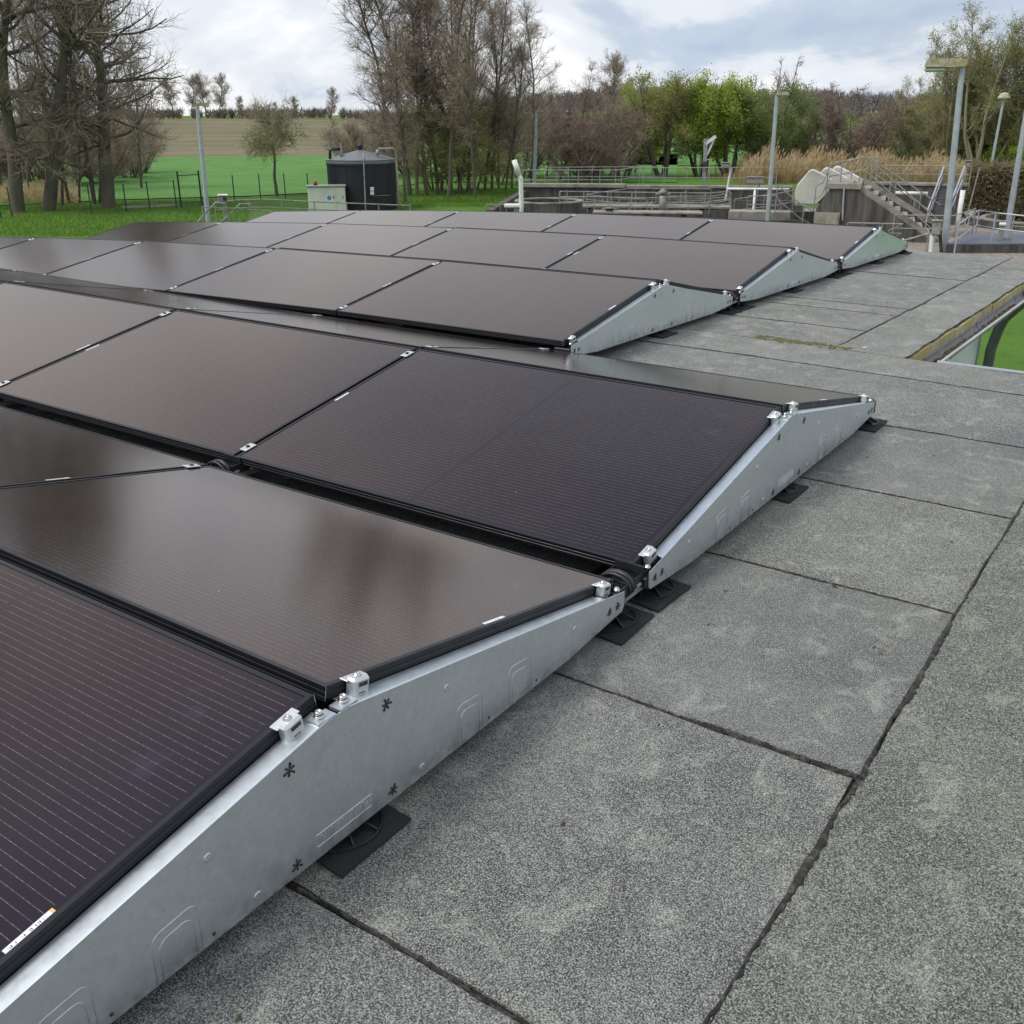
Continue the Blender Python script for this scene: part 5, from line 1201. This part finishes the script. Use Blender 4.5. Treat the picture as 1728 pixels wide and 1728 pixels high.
# tank and cabinet
bq = gp(614, 352); Dq = math.hypot(bq[0] - CAM[0], bq[1] - CAM[1]); ft_ = Front(614, Dq)
t = thing('storage_tank', 'dark blue cylindrical tank with a grey cone roof beside the grove', 'tank', ft_.o, ft_.rot); rad = (ft_(671, 330).x - ft_(556.5, 330).x) / 2; cx = (ft_(671, 330).x + ft_(556.5, 330).x) / 2 - .05; zt_ = ft_(614, 269).z; za = ft_(614, 253).z
mb = MB(); mb.lathe([(rad, 0), (rad, zt_)], 64, (cx, 0, 0), False); mb.build('shell', M['tank'], t, True)
mb = MB(); mb.lathe([(rad + .03, zt_ - .14), (rad + .04, zt_ - .02), (rad + .06, zt_ + .02), (rad * .05, za), (.01, za)], 48, (cx, 0, 0), False); mb.build('cone_roof', M['tankroof'], t)
mb = MB(); mb.lathe([(rad + .012, zt_ - .22), (rad + .05, zt_ - .21), (rad + .05, zt_ - .16), (rad + .012, zt_ - .15)], 64, (cx, 0, 0), False); mb.build('band', M['black'], t)
for a_ in range(40, 330, 24):
    a = R(a_ + 180); mb = MB(); mb.beam((cx + rad * math.cos(a), rad * math.sin(a), .05), (cx + rad * math.cos(a), rad * math.sin(a), zt_ - .22), .05, .02, (math.cos(a), math.sin(a), 0)); mb.build('sheet_seam', M['tank'], t)
mb = MB(); mb.lathe([(.09, za - .02), (.09, za + .12), (.14, za + .14), (.12, za + .24), (.02, za + .27)], 14, (cx, 0, 0), False); mb.build('roof_vent', M['black'], t, True)
def fx(u, v, d=0): q = ft_(u, v, d); return q
mb = MB(); mb.tube([fx(612, 258, -rad * .2), fx(613.5, 268, -rad - .06), fx(617, 356, -rad - .06)], .035, 6); mb.build('level_gauge', M['galv'], t)
mb = MB(); mb.tube([fx(575, 251, -.5), fx(561, 251.5, -.5), fx(557, 254, -.5), fx(557, 270, -.5)], .075, 8); mb.tube([fx(557, 270, -.5), fx(561, 352, -.5)], .075, 8); mb.build('black_pipe', M['black'], t, True)
mb = MB(); mb.tube([fx(637, 262, -.9), fx(637.5, 252, -.9)], .09, 8); mb.build('outlet_stub', M['galv'], t, True)
mb = MB(); mb.tube([fx(638, 251, -.9), fx(664, 251, -.9), fx(667, 253, -.9), fx(673, 342, -.9), fx(679, 352, -.9)], .06, 8); mb.build('pale_pipe', M['rim'], t, True)
mb = MB(); mb.tube([fx(577, 266, -.6), fx(575, 241, -.6)], .045, 6); mb.build('valve_stem', M['galv'], t); mb = MB(); a, b = fx(574, 268, -.7), fx(583, 262, -.7); mb.bbox((a.x, a.y, a.z), (b.x, a.y + .3, b.z), .03); mb.build('valve_body', M['black'], t)
mb = MB(); a, b = fx(578.5, 252, -.6), fx(582, 247, -.6); mb.bbox((a.x, a.y, a.z), (b.x, a.y + .1, b.z), .02); mb.build('red_cap', M['beacon'], t)
for v0, v1, m_ in ((316, 322, 'cab'), (323, 329, 'cab'), (330, 332.5, 'black')): mb = MB(); a, b = fx(625, v1, -rad - .03), fx(631, v0, -rad - .03); mb.bbox((a.x, -rad - .06, a.z), (b.x, -rad + .12, b.z), .01); mb.build('switch_box', M[m_], t)
mb = MB(); mb.tube([fx(632, 330.5, -rad), fx(655, 329.5, -rad * .72), fx(671, 327, -.25)], .014, 5); mb.build('cable', M['galv'], t)
bq = gp(552, 355); Dq = math.hypot(bq[0] - CAM[0], bq[1] - CAM[1]) - 1.5; fc = Front(552, Dq); t = thing('switch_cabinet', 'cream switch cabinet with a blue sticker in front of the dark tank', 'cabinet', fc.o, fc.rot)
a, b = fc(521.5, 354), fc(582, 315); mb = MB(); mb.bbox((a.x, 0, 0), (b.x, .7, b.z), .02); mb.build('case', M['cab'], t)
mb = MB(); mb.bbox((a.x - .06, -.08, b.z + .002), (b.x + .06, .8, b.z + .07), .02); mb.build('roof', M['galv'], t)
xs = fc(567, 340).x
for q0, q1 in ((a.x + .04, xs - .015), (xs + .015, b.x - .04)):
    mb = MB(); mb.bbox((q0, -.022, .08), (q1, -.002, b.z - .06), .006); d0 = mb.build('door', M['cab'], t)
    mb = MB(); mb.box((q1 - .10, -.034, b.z * .55), (q1 - .07, -.0225, b.z * .55 + .14)); mb.build('handle', M['black'], d0)
mb = MB(); c = fc(555.5, 334); mb.prism([(c.x + .10 * math.cos(k * math.pi / 8), -.025, c.z + .10 * math.sin(k * math.pi / 8)) for k in range(16)], (0, .002, 0)); mb.build('blue_sticker', M['bluesign'], t)
t = thing('warning_beacon', 'orange beacon lamp on top of the cream cabinet', 'beacon', fc.o, fc.rot); c, d = fc(532.5, 313.5), fc(532.5, 305); mb = MB(); mb.lathe([(.09, c.z + .02), (.09, c.z + .07)], 14, (c.x, .2, 0)); mb.build('socket', M['black'], t)
mb = MB(); mb.lathe([(.085, c.z + .071), (.085, d.z - .03), (.06, d.z)], 14, (c.x, .2, 0)); mb.build('dome', M['beacon'], t, True)
# railings at the left
fl = Front(500, 46)
rails('tube railing running before the cream cabinet and dark tank', fl, [fl(362, 341), fl(397, 338), fl(448, 336.5), fl(520, 340), fl(692, 347)], (.32,), 1.0, 1.35, r=.026)
f10 = Front(360, 43)
rails('short level railing at the foot of the leaning lamp post', f10, [f10(341, 349), f10(402, 352), f10(460, 357)], (), 1.0, 1.1, r=.024)
for u0, v0, u1, v1, lb in ((334, 374, 363, 342.5, 'left sloping handrail beside the leaning lamp post'), (376, 373, 405, 344, 'right sloping handrail beside the leaning lamp post')):
    rails(lb, f10, [f10(u0, v0), f10(u1, v1), f10(u1 + 18, v1 + .5)], (), .9, 1.3, r=.028)
f11 = Front(377, 43.4); t = thing('meter_box', 'small grey box with pale lid on a post by the left railing', 'box', f11.o, f11.rot); a, b = f11(369, 341), f11(383.5, 330); mb = MB(); mb.bbox((a.x, -.15, a.z), (b.x, .2, b.z), .02); mb.build('case', M['galv'], t)
mb = MB(); mb.bbox((a.x - .02, -.2, b.z + .001), (b.x + .02, .22, b.z + .05), .01); mb.build('lid', M['white'], t); mb = MB(); mb.box(((a.x + b.x) / 2, -.158, a.z + .05), (b.x - .03, -.151, b.z - .04)); mb.build('window', M['tar'], t)
mb = MB(); mb.tube([((a.x + b.x) / 2, 0, a.z), ((a.x + b.x) / 2, 0, 0)], .04, 8); mb.build('post', M['galv'], t)
# fences
def fence(label, pts, name='wire_fence', h=1.35):
    b0 = gp(*pts[0]); t = thing(name, label, 'fence', (b0[0], b0[1], ZG)); P = [gp(u, v) - np.array(b0) for u, v in pts]
    for p in P: mb = MB(); mb.tube([(p[0], p[1], 0), (p[0], p[1], h)], .03, 6); mb.build('post', M['greenpost'], t)
    for z in (.1, h * .5, h - .05):
        mb = MB(); mb.tube([(p[0], p[1], z) for p in P], .0035, 4); mb.build('wire', M['greenpost'], t)
fence('green wire fence along the lawn from picture edge to the gate', [(-45, 374), (2, 369), (21, 366), (155, 362), (214, 358), (253, 354), (298, 350)])
fence('green wire fence across the meadow behind willow and cabinet', [(396, 339), (440, 336), (482, 335), (521, 334), (558, 333), (650, 330)])
fence('low green fence in the meadow behind the basin', [(1000, 298), (1040, 297), (1072, 296), (1100, 296), (1180, 295), (1207, 294), (1258, 293), (1300, 293)])
b0, b1 = gp(306, 350), gp(341, 347); t = thing('field_gate', 'green field gate standing beside the leaning lamp post', 'gate', (b0[0], b0[1], ZG)); d = np.array(b1) - np.array(b0)
for f in (0, 1): mb = MB(); mb.tube([(d[0] * f, d[1] * f, 0), (d[0] * f, d[1] * f, 1.75)], .045, 8); mb.build('post', M['greenpost'], t)
for z in (1.55, .2): mb = MB(); mb.tube([(0, 0, z), (d[0], d[1], z)], .022, 6); mb.build('rail', M['greenpost'], t)
bq = gp(205, 352); b2 = gp(300, 348); mb = MB(); mb.beam((0, 0, .05), (b2[0] - bq[0], b2[1] - bq[1], .05), .18, .1); o = mb.build('timber_edging', M['wood'], None); o.location = (bq[0], bq[1], ZG); tag(o, 'pale timber lying along the fence left of the gate', 'timber')
